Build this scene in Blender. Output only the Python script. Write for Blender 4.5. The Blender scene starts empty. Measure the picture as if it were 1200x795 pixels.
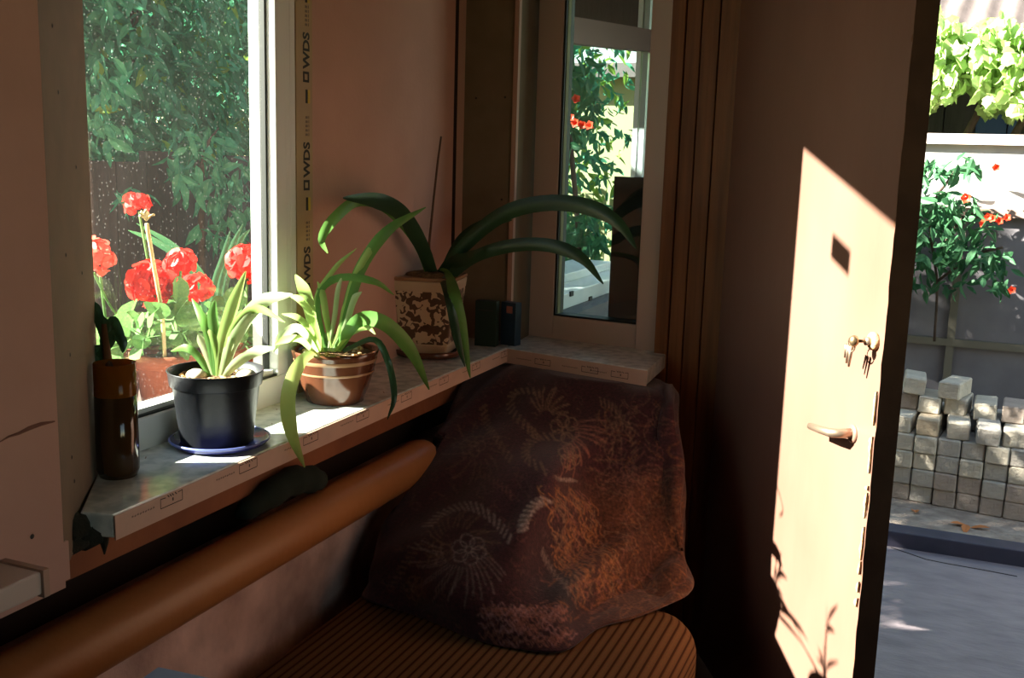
import bpy, math, random
import numpy as np
from mathutils import Vector, Matrix
random.seed(7); rng = np.random.default_rng(11)
scene = bpy.context.scene
col = scene.collection

# ------------------------------------------------------------------ camera
F = 1200.0
nad = np.array([-206., 6828., F]); nad /= np.linalg.norm(nad)
def _onh(X): return np.array([X, -(nad[0]*X+nad[2]*F)/nad[1], F])
_d = _onh(500.); _d /= np.linalg.norm(_d)
_Z = -nad; _X = np.cross(_d, _Z)
RM = np.array([_X, _d, _Z])                 # world = RM @ (right, down, forward)
CAM = np.array([0., 0., 1.37])
def ray(px, py): return RM @ np.array([(px-600)/F, (py-397.5)/F, 1.0])   # unit depth
def at_d(px, py, d): return CAM + ray(px, py)*d
def at_x(px, py, x): r = ray(px, py); return CAM + r*(x/r[0])
def at_y(px, py, y): r = ray(px, py); return CAM + r*(y/r[1])
def at_z(px, py, z): r = ray(px, py); return CAM + r*((z-CAM[2])/r[2])
def depth(p): return float((RM.T @ (np.array(p)-CAM))[2])

cd = bpy.data.cameras.new('camera'); cam = bpy.data.objects.new('camera', cd); col.objects.link(cam)
cd.sensor_width = 36; cd.lens = 36.0*F/1200; cd.clip_start = 0.02
m = Matrix.Identity(4)
for i in range(3):
    m[i][0] = RM[i, 0]; m[i][1] = -RM[i, 1]; m[i][2] = -RM[i, 2]; m[i][3] = CAM[i]
cam.matrix_world = m
scene.camera = cam

# ------------------------------------------------------------------ world, sun, exposure
SUNV = Vector((1, .565, -.66)).normalized()
w = bpy.data.worlds.new('sky'); scene.world = w; w.use_nodes = True
nt = w.node_tree; bg = nt.nodes['Background']
sk = nt.nodes.new('ShaderNodeTexSky'); sk.sky_type = 'NISHITA'; sk.sun_disc = False; sk.dust_density = .25
sk.sun_elevation = math.radians(30); sk.sun_rotation = math.atan2(-SUNV.x, -SUNV.y)
wb = nt.nodes.new('ShaderNodeMix'); wb.data_type = 'RGBA'; wb.blend_type = 'MULTIPLY'; wb.inputs[0].default_value = 1; wb.inputs[7].default_value = (1, .86, .68, 1)   # warm film balance
nt.links.new(sk.outputs[0], wb.inputs[6]); nt.links.new(wb.outputs[2], bg.inputs[0]); bg.inputs[1].default_value = 0.26
sd = bpy.data.lights.new('sun', 'SUN'); sd.energy = 22; sd.angle = math.radians(.6); sd.color = (1, .93, .82)
sun = bpy.data.objects.new('sun', sd); col.objects.link(sun)
sun.rotation_euler = SUNV.to_track_quat('-Z', 'Y').to_euler(); sun.location = (-6, -3, 6)
vs = scene.view_settings
vs.view_transform = 'Standard'; vs.look = 'None'; vs.gamma = 1; vs.use_curve_mapping = False
vs.exposure = 1.36
scene.cycles.max_bounces = 10; scene.cycles.diffuse_bounces = 6; scene.cycles.transparent_max_bounces = 24
scene.cycles.caustics_reflective = False; scene.cycles.caustics_refractive = False

# ------------------------------------------------------------------ materials
MT = {}
def mat(name, c, rough=.6, c2=None, scale=8., bump=0., bscale=None, spec=.4, metal=0., trans=0., detail=5., contrast=(.35, .65), stretch=(1, 1, 1)):
    """principled material; c2 = second colour mixed by noise; trans = share of translucency"""
    if name in MT: return MT[name]
    M = bpy.data.materials.new(name); M.use_nodes = True; t = M.node_tree; n = t.nodes; L = t.links
    b = n['Principled BSDF']; b.inputs['Base Color'].default_value = (*c, 1); b.inputs['Roughness'].default_value = rough
    b.inputs['Specular IOR Level'].default_value = spec; b.inputs['Metallic'].default_value = metal
    tc = n.new('ShaderNodeTexCoord'); mp = n.new('ShaderNodeMapping'); mp.inputs['Scale'].default_value = stretch
    L.new(tc.outputs['Object'], mp.inputs[0])
    colsock = None
    if c2 is not None:
        nz = n.new('ShaderNodeTexNoise'); nz.inputs['Scale'].default_value = scale; nz.inputs['Detail'].default_value = detail
        L.new(mp.outputs[0], nz.inputs[0])
        r = n.new('ShaderNodeValToRGB'); r.color_ramp.elements[0].position, r.color_ramp.elements[1].position = contrast
        r.color_ramp.elements[0].color = (*c, 1); r.color_ramp.elements[1].color = (*c2, 1)
        L.new(nz.outputs[0], r.inputs[0]); L.new(r.outputs[0], b.inputs['Base Color']); colsock = r.outputs[0]
    if bump:
        nb = n.new('ShaderNodeTexNoise'); nb.inputs['Scale'].default_value = bscale or scale*3; nb.inputs['Detail'].default_value = 6
        L.new(mp.outputs[0], nb.inputs[0])
        bp = n.new('ShaderNodeBump'); bp.inputs['Strength'].default_value = bump; bp.inputs['Distance'].default_value = .02
        L.new(nb.outputs[0], bp.inputs['Height']); L.new(bp.outputs[0], b.inputs['Normal'])
    if trans:
        tr = n.new('ShaderNodeBsdfTranslucent'); tr.inputs[0].default_value = (*c, 1)
        if colsock is not None: L.new(colsock, tr.inputs[0])
        mx = n.new('ShaderNodeMixShader'); mx.inputs[0].default_value = trans
        L.new(b.outputs[0], mx.inputs[1]); L.new(tr.outputs[0], mx.inputs[2]); L.new(mx.outputs[0], n['Material Output'].inputs[0])
    MT[name] = M; return M
def glass_mat(name, tint, dust=.0, refl=1.0):
    M = bpy.data.materials.new(name); M.use_nodes = True; t = M.node_tree; n = t.nodes; L = t.links
    n.remove(n['Principled BSDF']); out = n['Material Output']
    tr = n.new('ShaderNodeBsdfTransparent'); tr.inputs[0].default_value = (*tint, 1)
    gl = n.new('ShaderNodeBsdfGlossy'); gl.inputs['Roughness'].default_value = .0
    lw = n.new('ShaderNodeLayerWeight'); lw.inputs[0].default_value = .5       # facing term, the same from both sides of the sheet
    pw = n.new('ShaderNodeMath'); pw.operation = 'POWER'; pw.inputs[1].default_value = 5; L.new(lw.outputs['Facing'], pw.inputs[0])
    mu = n.new('ShaderNodeMath'); mu.operation = 'MULTIPLY_ADD'; mu.inputs[1].default_value = .9*refl; mu.inputs[2].default_value = .045*refl; mu.use_clamp = True
    L.new(pw.outputs[0], mu.inputs[0])
    mx = n.new('ShaderNodeMixShader'); L.new(mu.outputs[0], mx.inputs[0]); L.new(tr.outputs[0], mx.inputs[1]); L.new(gl.outputs[0], mx.inputs[2])
    last = mx
    if dust:
        tc = n.new('ShaderNodeTexCoord'); vo = n.new('ShaderNodeTexVoronoi'); vo.inputs['Scale'].default_value = 95
        L.new(tc.outputs['Object'], vo.inputs[0])
        r = n.new('ShaderNodeValToRGB'); r.color_ramp.elements[0].position = .10; r.color_ramp.elements[1].position = .19
        r.color_ramp.elements[0].color = (1, 1, 1, 1); r.color_ramp.elements[1].color = (0, 0, 0, 1)
        L.new(vo.outputs['Distance'], r.inputs[0])
        nz = n.new('ShaderNodeTexNoise'); nz.inputs['Scale'].default_value = 9; nz.inputs['Detail'].default_value = 8
        mp = n.new('ShaderNodeMapping'); mp.inputs['Scale'].default_value = (1, 1.5, .5); L.new(tc.outputs['Object'], mp.inputs[0]); L.new(mp.outputs[0], nz.inputs[0])
        m1 = n.new('ShaderNodeMath'); m1.operation = 'MULTIPLY'; L.new(r.outputs[0], m1.inputs[0]); L.new(nz.outputs[0], m1.inputs[1])
        m2 = n.new('ShaderNodeMath'); m2.operation = 'MULTIPLY_ADD'; L.new(nz.outputs[0], m2.inputs[0]); m2.inputs[1].default_value = .10; L.new(m1.outputs[0], m2.inputs[2])
        m3 = n.new('ShaderNodeMath'); m3.operation = 'MULTIPLY'; m3.inputs[1].default_value = dust; L.new(m2.outputs[0], m3.inputs[0])
        df = n.new('ShaderNodeBsdfTranslucent'); df.inputs[0].default_value = (.8, .8, .75, 1)
        m4 = n.new('ShaderNodeMixShader'); L.new(m3.outputs[0], m4.inputs[0]); L.new(mx.outputs[0], m4.inputs[1]); L.new(df.outputs[0], m4.inputs[2]); last = m4
    L.new(last.outputs[0], out.inputs[0]); return M

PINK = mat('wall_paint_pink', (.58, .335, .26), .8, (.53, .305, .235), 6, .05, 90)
PLASTER = mat('old_plaster', (.40, .25, .19), .85, (.86, .60, .47), 6, 1.0, 8, contrast=(.32, .66))
DRYWALL = mat('green_drywall', (.165, .125, .075), .9, (.19, .145, .09), 14, .04, 120)
DRYWALL2 = mat('brown_drywall', (.215, .15, .10), .9, (.19, .135, .092), 14, .04, 120)
APRON = mat('brown_apron_paint', (.30, .105, .04), .7, (.22, .075, .03), 7, .15, 30)
BEAD = mat('corner_bead_pale', (.46, .29, .21), .7)
PVC = mat('white_pvc', (.80, .80, .77), .3, spec=.5)
PVCT = mat('pvc_dusky', (.60, .47, .39), .4, spec=.5)
GASKET = mat('black_rubber', (.012, .014, .012), .6)
SILL = mat('sill_film_marble', (.74, .76, .70), .16, (.52, .56, .52), 34, .05, 60, spec=.6, contrast=(.42, .62))
SILLF = mat('sill_front_film', (.62, .42, .31), .45, (.56, .38, .29), 20)
INK = mat('print_ink', (.03, .025, .02), .6)
INKG = mat('print_ink_grey', (.20, .15, .11), .6)
FILM = mat('yellow_film', (.46, .33, .17), .5, (.42, .29, .17), 10)
WOODB = mat('casing_wood', (.26, .10, .03), .55, (.16, .058, .018), 5, .12, 20, stretch=(9, 9, .5))
DARKG = mat('groove_dark', (.02, .01, .006), .8)
DOORM = mat('door_paint', (.185, .096, .072), .42, (.155, .076, .055), 3, .12, 5, spec=.5, stretch=(1, 1, .5))
DOOREDGE = mat('door_edge_paint', (.19, .088, .042), .7, (.13, .058, .028), 9, .2, 30)
CHIP = mat('chipped_wood', (.55, .37, .2), .8, (.34, .17, .08), 30, .3, 60)
METAL = mat('dull_metal', (.38, .27, .2), .35, metal=.8)
BRASS = mat('brass_key', (.42, .28, .16), .35, metal=.9)
PIPE = mat('pipe_brown_paint', (.44, .18, .055), .42, (.39, .155, .048), 5, .05, 40, spec=.4)
FLOORM = mat('floor_boards_paint', (.12, .055, .03), .8, (.09, .042, .024), 5)
CEIL = mat('ceiling_white', (.22, .18, .15), .9)
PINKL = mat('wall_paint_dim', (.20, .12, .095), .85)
BLACKP = mat('black_plastic_pot', (.007, .008, .010), .4, (.014, .015, .019), 14, .06, 40, spec=.3)
BLUES = mat('blue_saucer', (.03, .035, .16), .25, spec=.6)
SOIL = mat('soil', (.10, .055, .03), .95, (.30, .16, .07), 60, .8, 90)
BULB = mat('pale_bulb', (.62, .55, .38), .5)
PEB = mat('potting_chips', (.50, .30, .14), .8)
POTB = mat('brown_glaze', (.085, .028, .014), .15, (.11, .038, .018), 9, spec=.7)
POTB2 = mat('tan_glaze', (.34, .19, .10), .25, spec=.6)
AMBER = mat('amber_bottle', (.05, .022, .006), .12, spec=.7)
LEAFD = mat('leaf_dark', (.028, .075, .03), .32, (.02, .055, .024), 12, trans=.18, spec=.5)
LEAFM = mat('leaf_mid', (.17, .36, .08), .38, (.12, .28, .07), 14, trans=.45)
LEAFL = mat('leaf_light', (.46, .62, .20), .4, (.36, .54, .15), 14, trans=.5)
LEAFW = mat('leaf_pale', (.58, .68, .40), .4, (.46, .60, .30), 16, trans=.45)
LEAFY = mat('leaf_tip_brown', (.40, .42, .12), .6, (.30, .40, .12), 12, trans=.4)
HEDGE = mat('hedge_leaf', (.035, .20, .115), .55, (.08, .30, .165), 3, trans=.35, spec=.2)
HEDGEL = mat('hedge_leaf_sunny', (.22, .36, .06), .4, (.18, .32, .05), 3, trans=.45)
VINE = mat('vine_leaf', (.30, .46, .14), .6, (.42, .58, .22), 4, trans=.4)
CAMP = mat('creeper_leaf', (.035, .12, .055), .55, (.06, .18, .075), 4, trans=.3, spec=.25)
GERL = mat('geranium_leaf', (.15, .29, .08), .6, (.09, .21, .06), 10, trans=.4, spec=.2)
RED = mat('geranium_red', (.80, .02, .015), .5, (.85, .05, .03), 30, trans=.4)
ORED = mat('trumpet_red', (.75, .06, .02), .5, trans=.3)
TERRA = mat('terracotta', (.30, .075, .03), .85, (.24, .06, .025), 12)
BARK = mat('bark', (.08, .055, .04), .9, (.05, .035, .025), 12, .5, 40)
DRY = mat('dry_stalk', (.10, .05, .025), .8)
CREAMSTALK = mat('cream_stalk', (.65, .52, .28), .6, trans=.3)
BRICKM = [mat('silica_brick_%s' % s, c, .9, c2, 14, .5, 40) for s, c, c2 in (('a', (.50, .46, .37), (.40, .37, .30)), ('b', (.36, .30, .25), (.29, .245, .21)), ('c', (.48, .39, .27), (.39, .32, .22)), ('d', (.33, .31, .275), (.40, .38, .33)))]
PAVE = mat('concrete_pavement', (.20, .175, .19), .6, (.30, .26, .27), 7, .3, 14, contrast=(.3, .7), stretch=(1, 2.2, 1))
DIRT = mat('yard_dirt', (.24, .19, .15), .95, (.36, .30, .24), 14, .6, 40)
KERB = mat('blue_black_kerb', (.03, .035, .06), .5, (.05, .05, .08), 8)
YWHITE = mat('whitewash', (.42, .42, .39), .9, (.34, .34, .32), 5, .1, 20)
YGREY = mat('grey_sheet', (.16, .155, .165), .7, (.12, .115, .125), 4, .1, 12)
YDARK = mat('dark_timber', (.045, .035, .035), .85, (.03, .025, .022), 6, .2, 20, stretch=(5, 5, .6))
YBLUE = mat('blue_timber', (.04, .07, .16), .7)
ROOFM = mat('fibre_cement', (.11, .09, .085), .9, (.085, .07, .065), 7, .1, 30)
GRASSY = mat('ground_green', (.09, .11, .05), .95, (.16, .13, .08), 3, .4, 20)
FENCEY = mat('fence_yellow', (.27, .26, .13), .8, (.22, .21, .10), 8)
BEAMM = mat('mauve_beam', (.36, .27, .27), .8, (.30, .22, .22), 6)
BLUEBOX = mat('blue_carton', (.02, .045, .075), .5, (.012, .03, .05), 12)
PINKLBL = mat('pink_label', (.42, .16, .12), .6)
GREENBOX = mat('dark_green_carton', (.01, .025, .014), .6)
PALEBLUE = mat('pale_blue_lid', (.36, .46, .66), .4, (.28, .37, .56), 9)
LUMP = mat('dark_lump', (.012, .02, .012), .95)
FOAM = mat('dark_foam', (.035, .028, .016), .95, (.02, .02, .012), 30, .8, 50)
PAPER = mat('paper_sticker', (.5, .3, .2), .8)
GLASSA = glass_mat('window_glass_dusty', (.93, .97, .95), .05, 1.0)
GLASSB = glass_mat('window_glass', (.80, .90, .90), .06, 1.6)
GLASSC = glass_mat('window_glass_clear', (.95, .97, .96), 0, 1.0)
DARKPANEL = mat('dark_board', (.018, .014, .012), .35)

# ------------------------------------------------------------------ mesh helpers
class MB:
    def __init__(s): s.v = []; s.f = []; s.mi = []; s.cur = 0
    def face(s, pts):
        i = len(s.v); s.v += [tuple(map(float, p)) for p in pts]; s.f.append(tuple(range(i, i+len(pts)))); s.mi.append(s.cur)
    def mesh(s, vs, fs):
        i = len(s.v); s.v += [tuple(map(float, p)) for p in vs]
        for f in fs: s.f.append(tuple(i+k for k in f)); s.mi.append(s.cur)
    def box(s, lo, hi, mx=None):
        (a, b, c), (d, e, f) = lo, hi
        vs = [(a, b, c), (d, b, c), (d, e, c), (a, e, c), (a, b, f), (d, b, f), (d, e, f), (a, e, f)]
        if mx is not None: vs = [tuple(mx @ Vector(v)) for v in vs]
        s.mesh(vs, [(0, 3, 2, 1), (4, 5, 6, 7), (0, 1, 5, 4), (1, 2, 6, 5), (2, 3, 7, 6), (3, 0, 4, 7)]); return s
    def prism(s, poly, z0, z1):
        n = len(poly); vs = [(x, y, z0) for x, y in poly]+[(x, y, z1) for x, y in poly]
        s.mesh(vs, [tuple(range(n-1, -1, -1)), tuple(range(n, 2*n))]+[(i, (i+1) % n, n+(i+1) % n, n+i) for i in range(n)]); return s
    def lathe(s, prof, c, n=40, cap0=True, cap1=True):
        vs = []; fs = []
        for r, z in prof:
            for k in range(n): a = 2*math.pi*k/n; vs.append((c[0]+r*math.cos(a), c[1]+r*math.sin(a), c[2]+z))
        m_ = len(prof)
        for j in range(m_-1):
            for k in range(n): fs.append((j*n+k, j*n+(k+1) % n, (j+1)*n+(k+1) % n, (j+1)*n+k))
        if cap0: fs.append(tuple(range(n-1, -1, -1)))
        if cap1: fs.append(tuple((m_-1)*n+k for k in range(n)))
        s.mesh(vs, fs); return s
    def tube(s, pts, rad, n=10):
        pts = [np.array(p, float) for p in pts]; N = len(pts)
        if not hasattr(rad, '__len__'): rad = [rad]*N
        vs = []; fs = []
        t0 = pts[1]-pts[0]; up = np.array([0, 0, 1.]) if abs(t0[2]) < .9*np.linalg.norm(t0) else np.array([1., 0, 0])
        for i in range(N):
            t = pts[min(i+1, N-1)]-pts[max(i-1, 0)]; t /= np.linalg.norm(t)+1e-9
            a = np.cross(t, up); a /= np.linalg.norm(a)+1e-9; b = np.cross(a, t); up = b
            for k in range(n):
                th = 2*math.pi*k/n; vs.append(pts[i]+rad[i]*(a*math.cos(th)+b*math.sin(th)))
        for i in range(N-1):
            for k in range(n): fs.append((i*n+k, i*n+(k+1) % n, (i+1)*n+(k+1) % n, (i+1)*n+k))
        fs.append(tuple(range(n-1, -1, -1))); fs.append(tuple((N-1)*n+k for k in range(n)))
        s.mesh(vs, fs); return s
    def blob(s, c, r, n=10, jitter=0.):
        vs = []; fs = []; nr = n//2+1
        for j in range(nr+1):
            ph = math.pi*j/nr
            for k in range(n):
                th = 2*math.pi*k/n; q = 1+jitter*random.uniform(-1, 1)
                vs.append((c[0]+r[0]*q*math.sin(ph)*math.cos(th), c[1]+r[1]*q*math.sin(ph)*math.sin(th), c[2]-r[2]*math.cos(ph)))
        for j in range(nr):
            for k in range(n): fs.append((j*n+k, j*n+(k+1) % n, (j+1)*n+(k+1) % n, (j+1)*n+k))
        s.mesh(vs, fs); return s
    def build(s, name, mats, parent=None, smooth=False, loc=None, bevel=0.):
        o3 = np.array(parent.location) if parent is not None and loc is None else np.array(loc if loc is not None else (0, 0, 0), float)
        me = bpy.data.meshes.new(name); me.from_pydata([tuple(np.array(v)-o3) for v in s.v], [], s.f)
        for M in (mats if isinstance(mats, (list, tuple)) else [mats]): me.materials.append(M)
        me.polygons.foreach_set('material_index', s.mi)
        if smooth: me.polygons.foreach_set('use_smooth', [True]*len(s.f))
        me.validate(); me.update()
        o = bpy.data.objects.new(name, me); col.objects.link(o)
        if parent is not None: o.parent = parent
        else: o.location = o3
        if bevel:
            b = o.modifiers.new('bevel', 'BEVEL'); b.width = bevel; b.segments = 2; b.limit_method = 'ANGLE'
        return o
def world_loc(o):
    p = np.array(o.location, float)
    while o.parent is not None: o = o.parent; p = p+np.array(o.location)
    return p
def sub(mb, name, mats, parent, smooth=False, bevel=0.):      # part of a thing at any level, vertices given in world space
    o = mb.build(name, mats, None, smooth, (0, 0, 0), bevel)
    wl = world_loc(parent)
    o.data.transform(Matrix.Translation(Vector(-wl))); o.parent = parent; return o
def thing(name, loc, label, cat, group=None):
    o = bpy.data.objects.new(name, None); col.objects.link(o); o.location = tuple(map(float, loc)); o.empty_display_size = .05
    return tag(o, label, cat, group)
def tag(o, label, cat, group=None, kind=None):
    o['label'] = label; o['category'] = cat
    if group: o['group'] = group
    if kind: o['kind'] = kind
    return o
def struct(mb, name, mats, label=None, bevel=0., smooth=False):
    o = mb.build(name, mats, None, smooth, bevel=bevel); o['kind'] = 'structure'
    if label: o['label'] = label
    return o
def catmull(P, n):
    P = np.array(P, float); P = np.vstack([2*P[0]-P[1], P, 2*P[-1]-P[-2]]); out = []
    seg = len(P)-3
    for t in np.linspace(0, seg-1e-6, n):
        i = int(t); u = t-i; a, b, c, d = P[i:i+4]
        out.append(.5*((2*b)+(c-a)*u+(2*a-5*b+4*c-d)*u*u+(3*b-a-3*c+d)*u**3))
    return np.array(out)
def leaf_mesh(mb, pts, wid, n=22, fold=.25, tip=1.0, base=.55, side=None):
    """long leaf along 3D way-points; wid = full width in metres; a channelled blade with real curvature"""
    C = catmull(pts, n); vs = []; fs = []
    for i in range(n):
        t = C[min(i+1, n-1)]-C[max(i-1, 0)]; t /= np.linalg.norm(t)+1e-9
        view = C[i]-CAM; view /= np.linalg.norm(view)
        s_ = np.cross(t, view) if side is None else np.cross(t, np.array(side, float)); s_ /= np.linalg.norm(s_)+1e-9
        nn = np.cross(s_, t)
        u = i/(n-1); wv = wid*.5*(base+(1-base)*min(1, u*3))*min(1, (1-u)*3.2*tip+.03)**.7
        vs += [C[i]-s_*wv+nn*wv*fold, C[i]-s_*wv*.5+nn*wv*fold*.3, C[i], C[i]+s_*wv*.5+nn*wv*fold*.3, C[i]+s_*wv+nn*wv*fold]
    for i in range(n-1):
        for k in range(4): fs.append((i*5+k, i*5+k+1, (i+1)*5+k+1, (i+1)*5+k))
    mb.mesh(vs, fs)
def simple_leaf(kind):
    """unit leaf, base at origin, along +X, lying in XY"""
    if kind == 'oval':
        o = [(0, 0), (.2, .13), (.45, .2), (.75, .13), (1, 0), (.75, -.13), (.45, -.2), (.2, -.13)]
    elif kind == 'vine':
        o = [(0, 0), (-.08, .26), (.12, .40), (.3, .52), (.46, .42), (.68, .42), (.78, .2), (1, 0), (.78, -.2), (.68, -.42), (.46, -.42), (.3, -.52), (.12, -.40), (-.08, -.26)]
    else:
        o = [(.5+.5*math.cos(a), .5*math.sin(a)*(1+.08*math.cos(6*a))) for a in np.linspace(math.pi, -math.pi, 14, endpoint=False)]
    vs = [(.45, 0, -.05)]+[(x, y, .32*abs(y)-.18*x*x) for x, y in o]; n = len(o)
    return np.array(vs), [(0, 1+(i+1) % n, 1+i) for i in range(n)]
def leaf_cloud(P, D, size, kind, rng_):
    """joined leaves at points P with directions D"""
    lv, lf = simple_leaf(kind); N = len(P); L = len(lv)
    D = D/np.linalg.norm(D, axis=1)[:, None]; up = rng_.normal(size=(N, 3)); up[:, 2] += 1.0
    S = np.cross(up, D); S /= np.linalg.norm(S, axis=1)[:, None]; Nn = np.cross(D, S)
    sz = size*rng_.uniform(.65, 1.3, N)
    V = P[:, None, :]+sz[:, None, None]*(lv[None, :, 0, None]*D[:, None]+lv[None, :, 1, None]*S[:, None]+lv[None, :, 2, None]*Nn[:, None])
    fs = [tuple(i*L+k for k in f) for i in range(N) for f in lf]
    mats = np.stack([D, S, Nn], axis=2)*sz[:, None, None]
    return V.reshape(-1, 3), fs, mats
_shared = {}
def leaf_parts(parent, P, D, size, kind, M, rng_, name='leaf'):
    key = (kind, M.name)
    if key not in _shared:
        lv, lf = simple_leaf(kind); me = bpy.data.meshes.new('leaf_'+kind); me.from_pydata([tuple(v) for v in lv], [], lf); me.materials.append(M); _shared[key] = me
    _, _, ms = leaf_cloud(P, D, size, kind, rng_); wl = world_loc(parent)
    for p, mm in zip(P, ms):
        o = bpy.data.objects.new(name, _shared[key]); col.objects.link(o); o.parent = parent
        q = Matrix([[*mm[0], p[0]-wl[0]], [*mm[1], p[1]-wl[1]], [*mm[2], p[2]-wl[2]], [0, 0, 0, 1]])
        o.matrix_local = q
def leaf_stuff(parent, P, D, size, kind, M, rng_, name='foliage'):
    V, fs, _ = leaf_cloud(P, D, size, kind, rng_); wl = world_loc(parent)
    me = bpy.data.meshes.new(name); me.from_pydata([tuple(v) for v in V-wl], [], fs); me.materials.append(M)
    o = bpy.data.objects.new(name, me); col.objects.link(o); o.parent = parent; o['kind'] = 'stuff'; return o

ZS = .85                                   # sill height
# ------------------------------------------------------------------ room shell
struct(MB().box((-1.40, -2.6, -.12), (1.5, 2.78, 0)), 'floor', FLOORM, 'brown painted floor of the room')
struct(MB().box((-1.50, -2.6, 2.5), (1.62, 3.0, 2.62)), 'ceiling', CEIL, 'plain ceiling above the room')
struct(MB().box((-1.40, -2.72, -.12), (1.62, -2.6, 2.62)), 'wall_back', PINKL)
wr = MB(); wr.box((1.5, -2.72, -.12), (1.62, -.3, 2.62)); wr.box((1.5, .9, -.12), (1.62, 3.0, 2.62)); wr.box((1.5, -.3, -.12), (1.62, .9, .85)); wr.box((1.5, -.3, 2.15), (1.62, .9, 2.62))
struct(wr, 'wall_right', PINKL, 'side wall of the room with an added fill window')
# window wall: lower plaster, brown apron band, panels
wl = MB().box((-1.36, -2.6, 0), (-1.183, 2.70, .60)); struct(MB().box((-1.36, -2.6, .60), (-1.28, 2.86, .715)), 'wall_left', mat('slot_shade', (.035, .018, .010), .9), 'dark slot in the wall above the heating pipe')  # near-black brown paints the recess shade into the slot
struct(wl, 'wall_left', PLASTER, 'rough pinkish plaster wall under the heating pipe')
struct(MB().box((-1.36, -2.6, .712), (-1.178, 2.72, .815)), 'wall_left', APRON, 'brown painted band of wall under the windowsill')
# near pink panel (y .995 is its end)
pn = MB(); pn.box((-1.33, -2.6, .775), (-1.05, .995, 2.5))
struct(pn, 'wall_left', PINK, 'pink painted wall panel beside the window')
crk = MB(); cp = [at_x(*q, -1.0495) for q in ((0, 518), (10, 512), (22, 508), (34, 502), (48, 497), (64, 494))]
crk.tube(cp, [.0008, .0015, .0022, .003, .0028, .001], 5); crkp = struct(crk, 'trim_1', mat('crack_brown', (.22, .10, .07), .9), 'brown crack line in the pink panel')
# lintel over window and near splayed reveal
struct(MB().box((-1.33, .995, 2.13), (-1.20, 2.72, 2.5)), 'wall_left', PINK, 'lintel above the window')
rv = MB().prism([(-1.05, .995), (-1.24, 1.262), (-1.25, 1.245), (-1.10, .995)], .80, 2.5); rv.box((-1.33, .99, .80), (-1.275, 1.205, 2.5)); rv.box((-1.33, .99, .80), (-1.10, 1.0, 2.5))
rvo = struct(rv, 'wall_left', DRYWALL2, 'brown drywall strip of the splayed window reveal with screw heads')
# screw heads on the reveal
def screw(p, nrm, r=.0035):
    b = MB(); nrm = Vector(nrm).normalized(); q = nrm.to_track_quat('Z', 'Y').to_matrix().to_4x4(); q.translation = Vector(p)
    vs = [q @ Vector((r*math.cos(a), r*math.sin(a), .0012)) for a in np.linspace(0, 2*math.pi, 8, endpoint=False)]
    b.mesh([tuple(v) for v in vs], [tuple(range(8))]); vs2 = [q @ Vector((r*.4*math.cos(a), r*.4*math.sin(a), .0022)) for a in np.linspace(0, 2*math.pi, 8, endpoint=False)]
    b.mesh([tuple(v) for v in vs+vs2], [(i, (i+1) % 8, 8+(i+1) % 8, 8+i) for i in range(8)]+[tuple(range(8, 16))])
    return b
def at_reveal(px, py):
    n_ = np.array([.267, .19, 0]); r = ray(px, py); return CAM+r*(np.dot(np.array([-1.05, .995, 0])-CAM, n_)/np.dot(r, n_))
for q in ((67, 108), (88, 196), (76, 299), (95, 320), (81, 416), (83, 536), (86, 564), (60, 30)):
    sub(screw(at_reveal(*q), (.267, .19, 0)), 'screw_head', INK, rvo)
sub(screw(at_x(37, 629, -1.05), (1, 0, 0)), 'screw_head', INK, crkp)
# torn bottom end of the panel hanging beside the sill
struct(MB().prism([(-1.05, .97), (-1.0495, 1.003), (-1.07, 1.004), (-1.09, .97)], .785, .84), 'trim_2', PINK, 'torn pink corner of the panel')
# far panel between window and corner
struct(MB().box((-1.33, 1.90, .80), (-1.27, 2.72, 2.13)), 'wall_left', PINK, 'pink panel between the two windows')
struct(MB().box((-1.275, 2.652, .80), (-1.262, 2.70, 2.5), ), 'trim_3', BEAD, 'pale vertical corner strip')
struct(MB().box((-1.2755, 2.6485, .80), (-1.2615, 2.6525, 2.5)), 'trim_4', DARKG)
cornerw = struct(MB().box((-1.36, 2.70, .80), (-1.108, 2.90, 2.5)), 'wall_far', DRYWALL, 'green drywall corner strip beside the small window')
struct(MB().box((-1.112, 2.694, .80), (-1.0985, 2.71, 2.5)), 'trim_5', BEAD, 'pale corner bead')
for q in ((558, 115), (592, 114), (588, 234), (556, 300)):
    sub(screw(at_y(*q, 2.699), (0, -1, 0)), 'screw_head', INK, cornerw)
# wall B (rotated -7 deg), local frame: u along wall, w outward
AB = math.radians(-7); BU = np.array([math.cos(AB), math.sin(AB), 0]); BN = np.array([-math.sin(AB), math.cos(AB), 0]); BP = np.array([-1.095, 2.831, 0])
MBW = Matrix(((BU[0], BN[0], 0, BP[0]), (BU[1], BN[1], 0, BP[1]), (0, 0, 1, 0), (0, 0, 0, 1)))
def bw(u0, u1, w0, w1, z0, z1, mb=None): return (mb or MB()).box((u0, w0, z0), (u1, w1, z1), MBW)
for u0, u1, w0, z0_, z1_, lab in ((-.02, .41, -.06, 0, .81, 'end wall below the small window'), (-.02, .41, 0, 2.13, 2.5, 'end wall above the small window'), (.41, .60, .005, 0, 2.5, 'end wall behind the plank casing'), (.60, 1.62, 0, 2.06, 2.5, 'end wall above the doorway'), (1.62, 3.6, 0, -.1, 2.5, 'end wall beyond the doorway')):
    struct(bw(u0, u1, w0, .14, z0_, z1_), 'wall_far', PINK, lab)
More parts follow.
